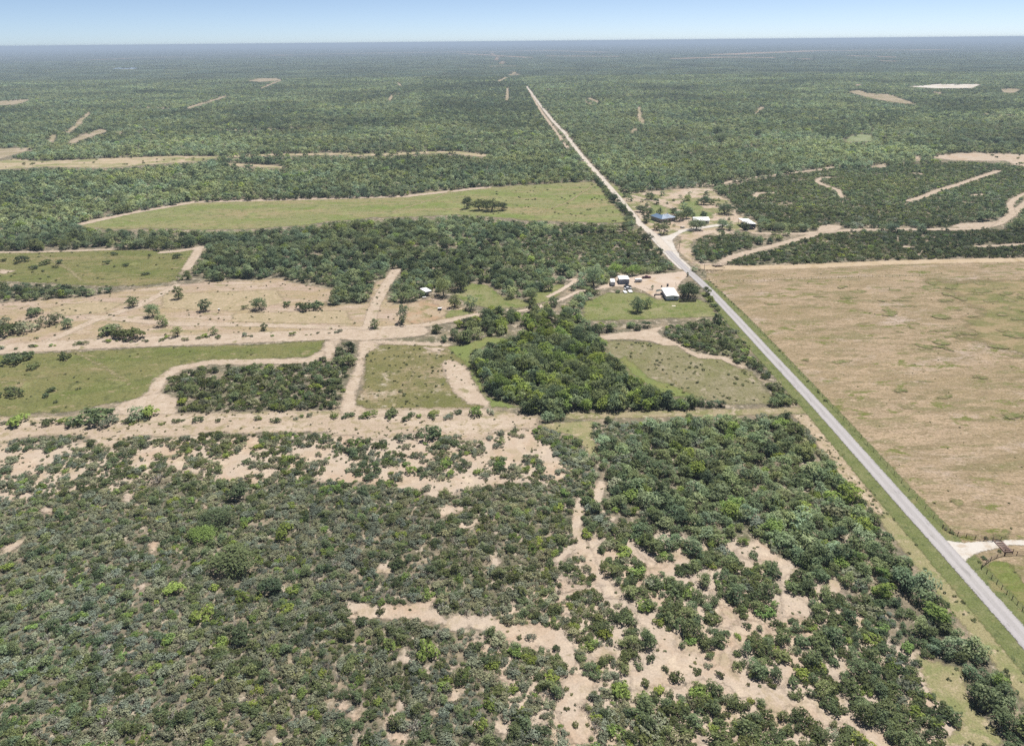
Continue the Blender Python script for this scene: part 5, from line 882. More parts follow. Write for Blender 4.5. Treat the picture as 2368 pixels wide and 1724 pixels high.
# fences, cattle guard, poles
def fence(name, pts, step, h, label, wires=4, mat=M_wood, rail=None, pr=0.07):
    t = empty(name, (pts[0][0], pts[0][1], 0)); tag(t, label, 'fence')
    P = np.array(pts, float); seg = np.hypot(*np.diff(P, axis=0).T); cum = np.concatenate([[0], np.cumsum(seg)])
    n = max(1, int(round(cum[-1]/step))); ss = np.linspace(0, cum[-1], n+1)
    xs = np.interp(ss, cum, P[:, 0]); ys = np.interp(ss, cum, P[:, 1])
    meshes = []
    for k in range(3):
        mb = MB(); mb.tube([(0, 0, 0), (0.04*(k-1), 0.03*(1-k), h*(0.95+0.05*k))], [pr*1.1, pr*0.9], 6); meshes.append(mb.mesh('post', mat))
    for k in range(n+1):
        o = link(bpy.data.objects.new('post', meshes[k % 3]), t); o.location = (xs[k]-pts[0][0], ys[k]-pts[0][1], 0)
    for q in range(wires):
        z = h*(0.25+0.7*q/max(1, wires-1)); one(t, 'rail' if rail else 'wire', mat if rail else M_wire, lambda m: m.tube([(x-pts[0][0], y-pts[0][1], z) for x, y in zip(xs, ys)], rail or 0.012, 5 if rail else 3))
    return t
FN = [(123.4, 92), (122.6, 112), (121.9, 136), (121.5, 143.4), (121.2, 146.4)]
fence('wire_fence', FN, 1.9, 1.25, 'wire fence on dark posts along the road below the white driveway', pr=0.085)
fence('wire_fence', [(120.6, 163.7), (120.2, 200), (119.5, 235), (118.2, 285), (116.6, 330), (115, 355), (112.9, 372), (110.8, 385)], 4.5, 1.25, 'long wire fence along the roadside edge of the tan pasture')
fence('pipe_fence', [(120.6, 163.4), (121.7, 160.5), (122.9, 160.0), (125.4, 159.1), (127.8, 158.0), (130.8, 157.4)], 2.2, 1.3, 'dark pipe fence curving to the cattle guard above the white driveway', 3, M_rust, 0.045, 0.09)
fence('pipe_fence', [(130.6, 151.6), (134, 151.7), (150, 152.0), (178, 152.4)], 3.2, 1.3, 'dark pipe fence running right from the cattle guard', 3, M_rust, 0.045, 0.09)
fence('pipe_fence', [(130.4, 151.6), (126.3, 150.2), (121.3, 146.7)], 2.4, 1.2, 'short pipe fence below the white driveway joining the roadside', 3, M_rust, 0.04, 0.08)
fence('wire_fence', [(110.9, 386), (113, 390), (121, 389.5), (150, 392), (200, 396), (240, 398)], 4.0, 1.2, 'wire fence along the top edge of the tan pasture')
t = empty('cattle_guard', (132.2, 155.2, 0.10)); tag(t, 'brown steel cattle guard lying across the white driveway', 'cattle guard')
one(t, 'frame', M_rust, lambda m: (m.box(-1.15, -0.85, -2.45, 2.45, 0, 0.2), m.box(0.85, 1.15, -2.45, 2.45, 0, 0.2), m.box(-0.85, 0.85, -2.45, -2.2, 0, 0.2), m.box(-0.85, 0.85, 2.2, 2.45, 0, 0.2)))
for k in range(5): one(t, 'bar', M_rust, lambda m: m.box(-0.85, 0.85, -1.75+k*0.75, -1.38+k*0.75, 0.03, 0.19))
for sy in (-2.6, 2.6):
    for sx in (-1.1, 1.1): one(t, 'wing_post', M_rust, lambda m: m.tube([(sx, sy, -0.1), (sx, sy, 1.2)], 0.09, 6))
    one(t, 'wing_rail', M_rust, lambda m: (m.tube([(-1.1, sy, 1.15), (1.1, sy, 1.15)], 0.05, 5), m.tube([(-1.1, sy, 0.6), (1.1, sy, 0.6)], 0.05, 5)))
def pole(x, y, h, lab, arm=True, lean=(0, 0)):
    t = empty('utility_pole', (x, y, 0)); tag(t, lab, 'utility pole')
    one(t, 'shaft', M_wood, lambda m: m.tube([(0, 0, 0), (lean[0], lean[1], h)], [0.16, 0.11], 7))
    if arm:
        one(t, 'crossarm', M_wood, lambda m: m.box(lean[0]-1.1, lean[0]+1.1, lean[1]-0.06, lean[1]+0.06, h-0.75, h-0.6))
        for sx in (-0.95, 0, 0.95): one(t, 'insulator', M_white, lambda m: m.tube([(lean[0]+sx, lean[1], h-0.6), (lean[0]+sx, lean[1], h-0.42)], 0.05, 6))
pole(109.0, 454.3, 7.5, 'tall wooden utility pole beside the pale road junction', True, (0.6, 0.5))
pole(115.1, 412.0, 4.2, 'bare wooden pole at the top left corner of the tan pasture', False)

# ------------------------------------------------------------------ plants: prototypes
M_bark = plain('bark', (0.12, 0.095, 0.07), 0.9, dirt=(0.2, 0.17, 0.14))
M_twig = plain('grey_twigs', (0.30, 0.27, 0.24), 0.9)
LEAF = {
 'grey_shrub': leafmat('grey_leaf', (0.268, 0.292, 0.205), 0.30, (1.2, 1.08, 0.85), (0.85, 0.93, 1.05)),
 'dark_shrub': leafmat('dark_leaf', (0.141, 0.178, 0.093), 0.32),
 'lime_shrub': leafmat('lime_leaf', (0.249, 0.323, 0.098), 0.28, (1.2, 1.05, 0.8), (0.8, 0.95, 1.1)),
 'leafless_shrub': leafmat('sparse_leaf', (0.388, 0.372, 0.328), 0.25),
 'low_bush': leafmat('low_leaf', (0.156, 0.174, 0.091), 0.35),
 'mesquite_tree': leafmat('mesquite_leaf', (0.210, 0.262, 0.147), 0.30),
 'pale_tree': leafmat('pale_leaf', (0.289, 0.352, 0.221), 0.25),
 'dark_tree': leafmat('oak_leaf', (0.127, 0.164, 0.094), 0.32),
 'bright_tree': leafmat('bright_leaf', (0.246, 0.322, 0.103), 0.28),
}
LMAT = {}

def leaves(cent, rad, n, size, r, wild=0.42):
    """leaf clumps spread through the shells of several lobes"""
    cent = np.array(cent, float); rad = np.array(rad, float)
    w_ = rad**2; k = r.choice(len(rad), n, p=w_/w_.sum())
    d = r.normal(size=(n, 3)); d /= np.linalg.norm(d, axis=1)[:, None]
    d[:, 2] = np.where(d[:, 2] < -0.25, -d[:, 2]*0.8, d[:, 2])
    rr = rad[k] * (0.62 + 0.46*r.random(n)**0.8)
    P = cent[k] + d*rr[:, None]*np.array([1, 1, 0.82])
    nrm = d*0.8 + r.normal(size=(n, 3))*wild + np.array([0, 0, 0.42]); nrm /= np.linalg.norm(nrm, axis=1)[:, None]
    t = np.cross(nrm, r.normal(size=(n, 3))); t /= np.linalg.norm(t, axis=1)[:, None]; b = np.cross(nrm, t)
    s = size*(0.55 + 0.9*r.random(n))[:, None]
    e = (0.55 + 0.5*r.random(n))[:, None]
    v = np.stack([P - t*s, P + b*s*e + nrm*s*0.15, P + t*s*(0.7+0.5*r.random(n))[:, None], P - b*s*e*(0.6+0.6*r.random(n))[:, None]], 1)
    v[:, :, 2] = np.maximum(v[:, :, 2], 0.03)
    return v.reshape(-1, 3), np.arange(4*n).reshape(n, 4), np.clip(0.5 + 0.28*r.normal(size=n) , 0, 1)

def leaf_mesh(name, cent, rad, n, size, r, mat, wild=0.42):
    v, f, lv = leaves(cent, rad, n, size, r, wild)
    me = bpy.data.meshes.new(name)
    me.vertices.add(len(v)); me.vertices.foreach_set('co', v.astype(np.float32).ravel())
    me.loops.add(f.size); me.loops.foreach_set('vertex_index', f.astype(np.int32).ravel())
    me.polygons.add(len(f)); me.polygons.foreach_set('loop_start', np.arange(0, f.size, 4, dtype=np.int32))
    me.update(calc_edges=True)
    at = me.attributes.new('leaf', 'FLOAT', 'FACE'); at.data.foreach_set('value', lv.astype(np.float32))
    me.materials.append(mat)
    return me

def shrub_lobes(r, n, spread=0.68, top=1.15):
    c, q = [(0.2*r.normal(), 0.2*r.normal(), 0.36 + 0.1*r.random())], [0.50 + 0.14*r.random()]
    for k in range(n):
        a = 2*math.pi*(k + r.random()*0.7)/n; d = spread*(0.75+0.45*r.random())
        c.append((d*math.cos(a), d*math.sin(a), 0.22 + 0.42*r.random()*top)); q.append(0.20 + 0.30*r.random())
    return c, q
def tree_lobes(r, n, h):
    c, q = [(0, 0, h*0.55)], [0.60]
    for k in range(n):
        a = 2*math.pi*(k + r.random()*0.8)/n; d = 0.60*(0.65+0.55*r.random())
        c.append((d*math.cos(a), d*math.sin(a), h*(0.27+0.38*r.random()))); q.append(0.28 + 0.22*r.random())
    for k in range(5):
        a = r.random()*6.28; c.append((0.52*math.cos(a), 0.52*math.sin(a), h*(0.13+0.1*r.random()))); q.append(0.26+0.14*r.random())
    for k in range(2):
        a = r.random()*6.28; c.append((0.32*math.cos(a), 0.32*math.sin(a), h*(0.72+0.12*r.random()))); q.append(0.22+0.12*r.random())
    return c, q
def trunk_mesh(name, r, h, cents, mat, rad=0.075):
    mb = MB(); lean = Vector((r.normal()*0.08, r.normal()*0.08, 0))
    fork = Vector((0, 0, h*0.26)) + lean
    mb.tube([(0, 0, -0.02), fork*0.55, fork], [rad*1.25, rad, rad*0.85], 6)
    for c in cents[1:6]:
        c = Vector(c); mid = fork.lerp(c, 0.5) + Vector((0, 0, -0.05))
        mb.tube([fork, mid, c], [rad*0.65, rad*0.45, rad*0.15], 4)
    return mb.mesh(name, mat)
def stem_mesh(name, r, n, top, mat, rad=0.02, spread=0.7):
    mb = MB()
    for k in range(n):
        a = r.random()*6.28; d = spread*(0.3+0.7*r.random()); z = top*(0.5+0.5*r.random())
        mb.tube([(0.06*math.cos(a), 0.06*math.sin(a), 0), (d*0.5*math.cos(a+0.2), d*0.5*math.sin(a+0.2), z*0.62), (d*math.cos(a), d*math.sin(a), z)], [rad, rad*0.8, rad*0.35], 3)
    return mb.mesh(name, mat)

TREES = ('mesquite_tree', 'pale_tree', 'dark_tree', 'bright_tree')
NVAR = 8
PROTO, LODP, WHOLE = {}, {}, {}
NEAR = {'grey_shrub': (300, 0.115), 'dark_shrub': (330, 0.115), 'lime_shrub': (300, 0.12), 'leafless_shrub': (70, 0.08), 'low_bush': (130, 0.17),
        'mesquite_tree': (560, 0.088), 'pale_tree': (520, 0.082), 'dark_tree': (680, 0.09), 'bright_tree': (560, 0.09)}
for kind in NEAR:
    PROTO[kind] = []; LODP[kind] = []
    n, size = NEAR[kind]
    for k in range(NVAR):
        r = np.random.default_rng(1000 + k*17 + len(kind)*131)
        if kind in TREES:
            h = {'mesquite_tree': 1.65, 'pale_tree': 1.7, 'dark_tree': 1.7, 'bright_tree': 1.6}[kind]
            c, q = tree_lobes(r, 5 + k % 3, h)
            wood = trunk_mesh('trunk', r, h, c, M_bark)
        else:
            c, q = shrub_lobes(r, 4 + k % 4)
            wood = stem_mesh('stems', r, 26 if kind == 'leafless_shrub' else 6, 1.0, M_twig, 0.022 if kind == 'leafless_shrub' else 0.02)
        PROTO[kind].append((leaf_mesh('crown' if kind in TREES else 'foliage', c, q, n, size, r, LEAF[kind]), wood))
        LODP[kind].append(leaf_mesh('far_' + kind, c, q, max(40, n//6), size*2.1, r, LEAF[kind], 0.25))

BROAD = {}
for kind in TREES:
    BROAD[kind] = []
    for k in range(3):
        r = np.random.default_rng(5000 + k*23 + len(kind)*7); h = 1.65
        c, q = tree_lobes(r, 8 + k, h)
        for _ in range(26):
            a = r.random()*6.283; e = r.random(); d = 0.85*math.sqrt(r.random())
            c.append((d*math.cos(a), d*math.sin(a), h*(0.3 + 0.5*e*(1-0.6*d)) )); q.append(0.15 + 0.13*r.random())
        BROAD[kind].append((leaf_mesh('crown', c, q, 2600, 0.042, r, LEAF[kind]), trunk_mesh('trunk', r, h, c, M_bark)))

# ------------------------------------------------------------------ where plants stand
OPEN = []
for k in ('sand_near', 'sand_strip', 'road_sand', 'meadow', 'left_meadow', 'bare_field', 'red_soil', 'parcel_left', 'parcel_sand', 'parcel_mid', 'parcel_right', 'parcel_rim', 'lawn', 'home_yard',
          'ranch_yard', 'ranch_lawn', 'ranch_track', 'ranch_clearing', 'pasture', 'pasture_top', 'verge', 'asphalt_road', 'gravel_road', 'side_track', 'drive', 'caliche', 'far_strip', 'far_clearing',
          'pale_grass', 'white_pit', 'far_field', 'pond', 'field_track', 'left_meadow_rim', 'green_fringe', 'dry_grass', 'parcel_fence_track'):
    for sh in SHAPES[k]: OPEN.append((sh, bounds(sh, 4.0)))
def blocked(X, Y, margin):
    out = np.zeros(X.shape, bool)
    for sh, (x0, x1, y0, y1) in OPEN:
        m = (~out) & (X > x0) & (X < x1) & (Y > y0) & (Y < y1)
        if m.any():
            d = sdist([sh], X[m], Y[m]); mm = margin[m] if hasattr(margin, '__len__') else margin
            out[m] = d > -mm
    return out
def inside(key, X, Y):
    out = np.zeros(X.shape, bool)
    for sh in SHAPES[key]:
        x0, x1, y0, y1 = bounds(sh, 1.0); m = (X > x0) & (X < x1) & (Y > y0) & (Y < y1)
        if m.any(): out[m] |= sdist([sh], X[m], Y[m]) > 0
    return out
cp, sp_ = math.cos(PITCH), math.sin(PITCH); FPX = 1653.5/2368
def in_view(X, Y, pad=0.12):
    zc = Y*cp + CAM_H*sp_; u = X/np.maximum(zc, 1)*FPX; v = (Y*sp_ - CAM_H*cp)/np.maximum(zc, 1)*FPX
    return (zc > 1) & (np.abs(u) < 0.5+pad) & (v > -0.364-pad)

KINDS = list(NEAR)
PTS = {k: [] for k in KINDS}        # rows: x, y, r, height factor
def choose(wts, n):
    ks = list(wts); p = np.array([wts[k] for k in ks], float); p /= p.sum()
    return np.array(ks, dtype=object)[rng.choice(len(ks), n, p=p)]
def scatter(y0, y1, step, region, rlo, rhi, wts, prob=None, hf=(0.85, 1.2), margin=0.55, zh=None, patchy=0.0):
    """jittered plants between two distances"""
    xm = (y1*cp + CAM_H*sp_)/FPX*0.64
    xs = np.arange(-xm, xm, step); ys = np.arange(y0, y1, step)
    X, Y = np.meshgrid(xs, ys); X = X + (np.arange(len(ys)) % 2)[:, None]*step*0.5
    X = X.ravel() + rng.uniform(-0.48, 0.48, X.size)*step; Y = Y.ravel() + rng.uniform(-0.48, 0.48, Y.size)*step
    m = in_view(X, Y) & (Y > y0) & (Y < y1); X, Y = X[m], Y[m]
    if region is not None: m = region(X, Y); X, Y = X[m], Y[m]
    if prob is not None: m = rng.random(X.size) < prob(X, Y); X, Y = X[m], Y[m]
    r = rlo + (rhi-rlo)*rng.random(X.size)**1.9
    h = rng.uniform(*hf, X.size)
    b = blocked(X, Y, r*margin)
    if y0 >= 900: b &= rng.random(X.size) > 0.14
    top = (zh or 1.1)*r*h                        # what stands in front of an opening does not hide it
    for f in ((0.55, 0.9) if y0 > 230 else (0.6,)):
        g = ~b; s = CAM_H/np.maximum(CAM_H-top[g]*f, 10); b[g] |= blocked(X[g]*s, Y[g]*s, 0.0)
    X, Y, r, h = X[~b], Y[~b], r[~b], h[~b]
    ks = choose(wts, X.size) if isinstance(wts, dict) else wts(X, Y)
    for k in KINDS:
        m = ks == k
        if m.any(): PTS[k].append(np.stack([X[m], Y[m], r[m], h[m]], 1))
belt = lambda X, Y: inside('tree_belt', X, Y)
opn = lambda X, Y: inside('sand_open', X, Y)
def near_zone(X, Y): return (Y < 226) & (X < 106) & ~belt(X, Y)
trail = lambda X, Y: np.clip((X - 5 + (Y-150)*0.1)/25, 0, 1)*np.clip((200-Y)/30, 0, 1)
def near_kinds(X, Y):
    t = trail(X, Y); u = rng.random(X.size); nz = fnoise(X/22+50, Y/22+50)
    out = np.full(X.size, 'grey_shrub', dtype=object)
    dk = 0.20 + 0.30*t + 0.5*np.clip(nz-0.5, -0.2, 0.4) + 0.12*(Y > 185); lm = 0.075 + 0.02*t; ms = 0.10 + 0.22*t; lf = 0.11*(1-t)*np.clip((175-Y)/60+0.3, 0, 1)
    out[u < dk] = 'dark_shrub'
    out[(u >= dk) & (u < dk+lm)] = 'lime_shrub'
    out[(u >= dk+lm) & (u < dk+lm+ms)] = 'mesquite_tree'
    out[(u >= dk+lm+ms) & (u < dk+lm+ms+lf)] = 'leafless_shrub'
    return out
def near_prob(X, Y):
    n = fnoise(X/6.5, Y/6.5); o = opn(X, Y)
    return np.where(o, np.clip((n-np.where(X < -60, 0.365, 0.40))*6, 0, 1)*0.85, np.clip((n-0.20)*9, 0.35, 1)*0.97)
scatter(60, 226, 1.5, lambda X, Y: near_zone(X, Y) & (trail(X, Y) < 0.5), 0.6, 1.8, near_kinds, near_prob, (0.75, 1.1), 0.15)
scatter(60, 226, 2.0, lambda X, Y: near_zone(X, Y) & (trail(X, Y) >= 0.5), 0.9, 2.4, near_kinds, lambda X, Y: np.where(opn(X, Y), near_prob(X, Y), np.clip((fnoise(X/5+20, Y/5)-0.2)*8, 0.3, 0.97)), (0.8, 1.1), 0.3)
def under_kinds(X, Y):
    out = np.full(X.size, 'grey_shrub', dtype=object); u = rng.random(X.size)
    out[u < 0.2 + 0.3*np.clip((140-Y)/60, 0, 1)] = 'leafless_shrub'; out[u > 0.86] = 'dark_shrub'
    return out
scatter(60, 226, 1.25, lambda X, Y: near_zone(X, Y) & (trail(X, Y) < 0.6) & ~opn(X, Y), 0.38, 0.8, under_kinds, lambda X, Y: np.full(X.size, 0.62), (0.7, 1.1), 0.0)
scatter(60, 226, 1.7, lambda X, Y: near_zone(X, Y) & opn(X, Y), 0.3, 0.7, under_kinds, lambda X, Y: np.clip((fnoise(X/6.5, Y/6.5)-0.40)*4, 0, 0.5), (0.7, 1.1), 0.0)
scatter(60, 250, 3.1, belt, 1.5, 3.7, {'mesquite_tree': 44, 'pale_tree': 22, 'dark_tree': 9, 'dark_shrub': 8, 'grey_shrub': 6, 'bright_tree': 11}, lambda X, Y: np.full(X.size, 0.96), (0.75, 1.0), 0.5, 1.5)
scatter(205, 245, 3.0, lambda X, Y: (X > -3) & (X < 108) & ~belt(X, Y) & ~near_zone(X, Y), 1.6, 3.0, {'mesquite_tree': 40, 'dark_tree': 30, 'pale_tree': 15, 'grey_shrub': 10}, None, (0.8, 1.1), 0.5, 1.5)
# little tufts on the open sand and thin grass
def tufts(key, step, p, rlo, rhi, zoned=None):
    for sh in SHAPES[key]:
        x0, x1, y0, y1 = bounds(sh, 0)
        n = int((x1-x0)*(y1-y0)/step**2)
        if n < 1: continue
        X = rng.uniform(x0, x1, n); Y = rng.uniform(y0, y1, n); m = (sdist([sh], X, Y) > 0.3) & (rng.random(n) < p) & in_view(X, Y)
        if zoned is not None: m &= zoned(X, Y)
        m &= rng.random(n) < np.clip((fnoise(X/step/2.5, Y/step/2.5)-0.3)*4, 0, 1)
        X, Y = X[m], Y[m]; PTS['low_bush'].append(np.stack([X, Y, rng.uniform(rlo, rhi, X.size), rng.uniform(0.6, 1.1, X.size)], 1))
tufts('sand_near', 1.3, 0.10, 0.18, 0.5); tufts('sand_strip', 2.2, 0.35, 0.2, 0.55); tufts('sand_open', 1.6, 0.28, 0.2, 0.55)
tufts('parcel_mid', 2.2, 0.3, 0.25, 0.7); tufts('parcel_right', 2.6, 0.45, 0.3, 0.9); tufts('parcel_left', 4, 0.2, 0.25, 0.65); tufts('bare_field', 3.5, 0.25, 0.3, 0.8)
tufts('meadow', 7, 0.35, 0.5, 1.2, lambda X, Y: X > -20); tufts('pasture', 6, 0.16, 0.2, 0.45); tufts('road_sand', 1.6, 0.3, 0.2, 0.5); tufts('dry_grass', 1.5, 0.22, 0.2, 0.6); tufts('left_meadow', 6, 0.3, 0.4, 1.0); tufts('far_strip', 9, 0.3, 0.8, 2.2); tufts('ranch_clearing', 12, 0.5, 1.0, 2.6)
# the parcel, the woods and the brush behind
TL, TD, CW = (lambda X, Y: inside('tone_light', X, Y)), (lambda X, Y: inside('tone_dark', X, Y)), (lambda X, Y: inside('creek_wood', X, Y))
left_of_road = lambda X, Y: (X < np.interp(Y, [60, 250, 400, 560, 830, 2300], [111, 108, 101, 90, 84, 45]) - 1) | (Y > 395)
rest = lambda X, Y: ~TD(X, Y) & ~CW(X, Y) & left_of_road(X, Y) & ~near_zone(X, Y) & ~belt(X, Y)
scatter(226, 420, 3.0, lambda X, Y: CW(X, Y), 2.2, 4.2, {'dark_tree': 34, 'mesquite_tree': 28, 'bright_tree': 30, 'pale_tree': 8}, lambda X, Y: np.where(Y > 305, np.clip((fnoise(X/9, Y/9+4)-0.46)*6, 0, 0.6), 1.0), (0.85, 1.3), 0.5, 1.6)
scatter(226, 900, 2.5, lambda X, Y: TD(X, Y) & left_of_road(X, Y), 1.1, 2.3, {'dark_shrub': 58, 'grey_shrub': 14, 'mesquite_tree': 16, 'dark_tree': 6, 'lime_shrub': 6}, lambda X, Y: np.clip((fnoise(X/9, Y/9)-0.24)*9, 0.2, 1), (0.85, 1.25), 0.5, 1.1)
def wood_kinds(X, Y):
    n = 0.55*fnoise(X/60, Y/60+9) + 0.45*fnoise(X/260+3, Y/200+5); n = 0.5 + (n-0.5)*1.35; u = rng.random(X.size); tl = TL(X, Y)
    out = np.full(X.size, 'mesquite_tree', dtype=object)
    pd = np.where(tl, 0.02, np.clip(0.22 + 1.3*(n-0.5), 0.04, 0.65)); pp = np.where(tl, 0.34, np.clip(0.22 - 0.9*(n-0.5), 0.05, 0.4))
    out[u < pd] = 'dark_tree'; out[(u >= pd) & (u < pd+pp)] = 'pale_tree'; out[(u >= pd+pp) & (u < pd+pp+0.05)] = 'grey_shrub'; out[(u > 0.96)] = 'bright_tree'
    return out
scatter(245, 470, 4.1, rest, 2.0, 4.0, wood_kinds, lambda X, Y: np.clip((fnoise(X/13, Y/13)-0.25)*7, 0.25, 1), (0.8, 1.15), 0.5, 1.6)
scatter(470, 950, 5.0, rest, 2.4, 4.8, wood_kinds, lambda X, Y: np.clip((fnoise(X/17, Y/17)-0.18)*8, 0.4, 1), (0.75, 1.1), 0.5, 1.6)
scatter(900, 950, 4.0, lambda X, Y: TD(X, Y), 1.6, 2.8, {'dark_shrub': 70, 'mesquite_tree': 30}, None, (0.8, 1.1), 0.5, 1.3)
def far_kinds(X, Y):
    out = wood_kinds(X, Y); td = TD(X, Y); u = rng.random(X.size)
    out[td & (u < 0.62)] = 'dark_tree'
    return out
scatter(950, 1700, 5.6, lambda X, Y: X*0 == 0, 2.4, 4.8, far_kinds, lambda X, Y: np.clip((fnoise(X/24, Y/24)-0.16)*8, 0.45, 1), (0.6, 0.95), 0.4, 1.6)
scatter(1700, 3000, 7.0, lambda X, Y: X*0 == 0, 2.8, 5.2, far_kinds, lambda X, Y: np.clip((fnoise(X/40, Y/40)-0.16)*8, 0.5, 1), (0.5, 0.85), 0.4, 1.6)

def hedge(key, step, p, rlo, rhi, wts, spread, hf=(0.85, 1.2)):
    P = np.array(HEDGE[key], float); seg = np.hypot(*np.diff(P, axis=0).T); cum = np.concatenate([[0], np.cumsum(seg)])
    s_ = np.arange(0, cum[-1], step); s_ = s_[rng.random(len(s_)) < p] + 0; n = len(s_)
    X = np.interp(s_, cum, P[:, 0]) + rng.normal(0, spread, n); Y = np.interp(s_, cum, P[:, 1]) + rng.normal(0, spread, n)
    r = rng.uniform(rlo, rhi, n); h = rng.uniform(*hf, n); ks = choose(wts, n)
    for k in KINDS:
        m = ks == k
        if m.any(): PTS[k].append(np.stack([X[m], Y[m], r[m], h[m]], 1))
hedge('road_hedge', 3.0, 0.85, 1.6, 3.2, {'dark_tree': 40, 'mesquite_tree': 40, 'dark_shrub': 20}, 1.0)
_n = 46; _P = SHAPES['ranch_yard'][0][1]; _X = rng.uniform(88, 190, _n*6); _Y = rng.uniform(490, 640, _n*6)
_m = inside('ranch_yard', _X, _Y) & ~inside('caliche', _X, _Y) & ~inside('gravel_road', _X, _Y) & (np.hypot(_X-117, _Y-543) > 10) & (np.hypot(_X-142, _Y-535) > 9) & ~((abs(_X-173) < 9) & (abs(_Y-521) < 14)); _X, _Y = _X[_m][:_n], _Y[_m][:_n]
for _k, _sl in (('pale_tree', slice(0, 16)), ('mesquite_tree', slice(16, 34)), ('dark_tree', slice(34, 46))):
    PTS[_k].append(np.stack([_X[_sl], _Y[_sl], rng.uniform(1.3, 3.4, len(_X[_sl])), rng.uniform(0.8, 1.15, len(_X[_sl]))], 1))
hedge('strip_hedge', 2.6, 0.55, 0.8, 2.0, {'dark_shrub': 45, 'grey_shrub': 25, 'lime_shrub': 30}, 1.3)
hedge('field_hedge', 2.6, 0.6, 0.7, 1.6, {'dark_shrub': 55, 'grey_shrub': 30, 'lime_shrub': 15}, 1.2)
# lone plants surveyed one by one
for k in KINDS:
    PTS[k] = np.concatenate(PTS[k]) if PTS[k] else np.zeros((0, 4))
    L_ = np.array([(a[1], a[2], a[3]) for a in LONE])
    if len(PTS[k]):
        keep = np.ones(len(PTS[k]), bool)
        for x, y, r in L_:
            keep &= (PTS[k][:, 0]-x)**2 + (PTS[k][:, 1]-y)**2 > (0.75*r + 0.5*PTS[k][:, 2])**2
        PTS[k] = PTS[k][keep]

WORDS = {'grey_shrub': ('grey green shrub', 'shrub'), 'dark_shrub': ('dark green shrub', 'shrub'), 'lime_shrub': ('lime green shrub', 'shrub'), 'leafless_shrub': ('bare twiggy shrub', 'shrub'),
         'low_bush': ('little dark bush', 'bush'), 'mesquite_tree': ('mid green tree', 'tree'), 'pale_tree': ('pale airy tree', 'tree'), 'dark_tree': ('dark dense tree', 'tree'), 'bright_tree': ('bright green tree', 'tree')}
def zone(x, y):
    X, Y = np.array([x]), np.array([y])
    if belt(X, Y)[0]: return 'in the roadside tree belt'
    if y < 232:
        if opn(X, Y)[0] or inside('sand_strip', X, Y)[0]: return 'below the long dirt clearing' if x > -60 else 'below the long dirt clearing'
        if inside('dry_grass', X, Y)[0] or inside('road_sand', X, Y)[0]: return 'on the dry roadside bank'
        if trail(X, Y)[0] > 0.4: return 'among the sand trails'
        if x > -25: return 'around the wide sand trail' if y < 140 else 'above the wide sand trail'
        return 'in the lower left brush' if y < 130 else 'in the dense left brush'
    for key, t in (('parcel_mid', 'in the brown parcel'), ('parcel_right', 'in the grey roadside parcel'), ('parcel_left', 'in the near green field'), ('bare_field', 'on the bare field'), ('pasture', 'in the tan pasture'),
                   ('meadow', 'in the light green meadow'), ('left_meadow', 'in the far left meadow'), ('far_strip', 'on the far sandy strip'), ('ranch_clearing', 'on the far right clearing')):
        if inside(key, X, Y)[0]: return t
    if inside('creek_wood', X, Y)[0]: return 'in the creek wood'
    if inside('tone_dark', X, Y)[0]: return 'in the dark roadside thicket' if x > 0 else 'in the dark round thicket'
    if y < 245: return 'right of the long dirt clearing'
    return 'in woodland right of the road' if x > 112 else ('below the light meadow' if y < 560 else 'beyond the light meadow')

def nearest_labels(kind, A):
    """which plants of a kind stand closest to something one can find"""
    out = {}
    lone = np.array([(a[1], a[2]) for a in LONE if a[0] == kind] or [(1e6, 1e6)])
    for rank in range(4):
        for ph, lx, ly in LANDMARKS:
            d = np.hypot(A[:, 0]-lx, A[:, 1]-ly); o = np.argsort(d)[:4]; j = int(o[rank])
            reach = d[j]
            if reach > 32 or j in out: continue
            if (np.hypot(lone[:, 0]-lx, lone[:, 1]-ly) < reach + 1).any(): continue
            out[j] = WORDS[kind][0] + ' ' + ('', 'second ', 'third ', 'fourth ')[rank] + 'nearest to ' + ph
    return out
def individual(kind, x, y, r, hf, label, group, k):
    crown, wood = BROAD[kind][k % 3] if (kind in TREES and r > 3.9) else PROTO[kind][k % NVAR]
    root = empty(kind, (x, y, 0), rng.uniform(0, 6.28)); asp = rng.uniform(0.78, 1.28); root.scale = (r*asp, r/asp, r*hf)
    c = link(bpy.data.objects.new(crown.name.split('.')[0], crown), root)
    if kind != 'low_bush': link(bpy.data.objects.new(wood.name.split('.')[0], wood), root)
    tag(root, label, WORDS[kind][1], group)
    return root
def spot(x, y):
    """which part of its wood or brush a plant stands in, from the two distances"""
    lat = ('far left', 'left', 'inner left', 'left of centre', 'centre', 'right of centre', 'inner right', 'right', 'far right')[int(np.clip((x/(y+150)+0.45)/0.1, 0, 8))]
    dp = ('nearest', 'very near', 'near', 'fairly near', 'just below middle', 'middle', 'just above middle', 'upper middle', 'fairly far', 'far', 'farthest')[int(np.searchsorted([92, 112, 134, 158, 184, 212, 240, 285, 340, 450], y))]
    return '%s, %s' % (dp, lat)
LIMIT = 292
count = {k: 0 for k in KINDS}
for i, a in enumerate(LONE):
    kind, x, y, r, hf, label = a
    count[kind] += 1
    individual(kind, x, y, r, hf, label or 'dark low bush growing on the roadside fence of the tan pasture', 'bushes along the roadside fence' if not label else 'single trees and bushes standing clear of the brush', i)
STUFF = {}
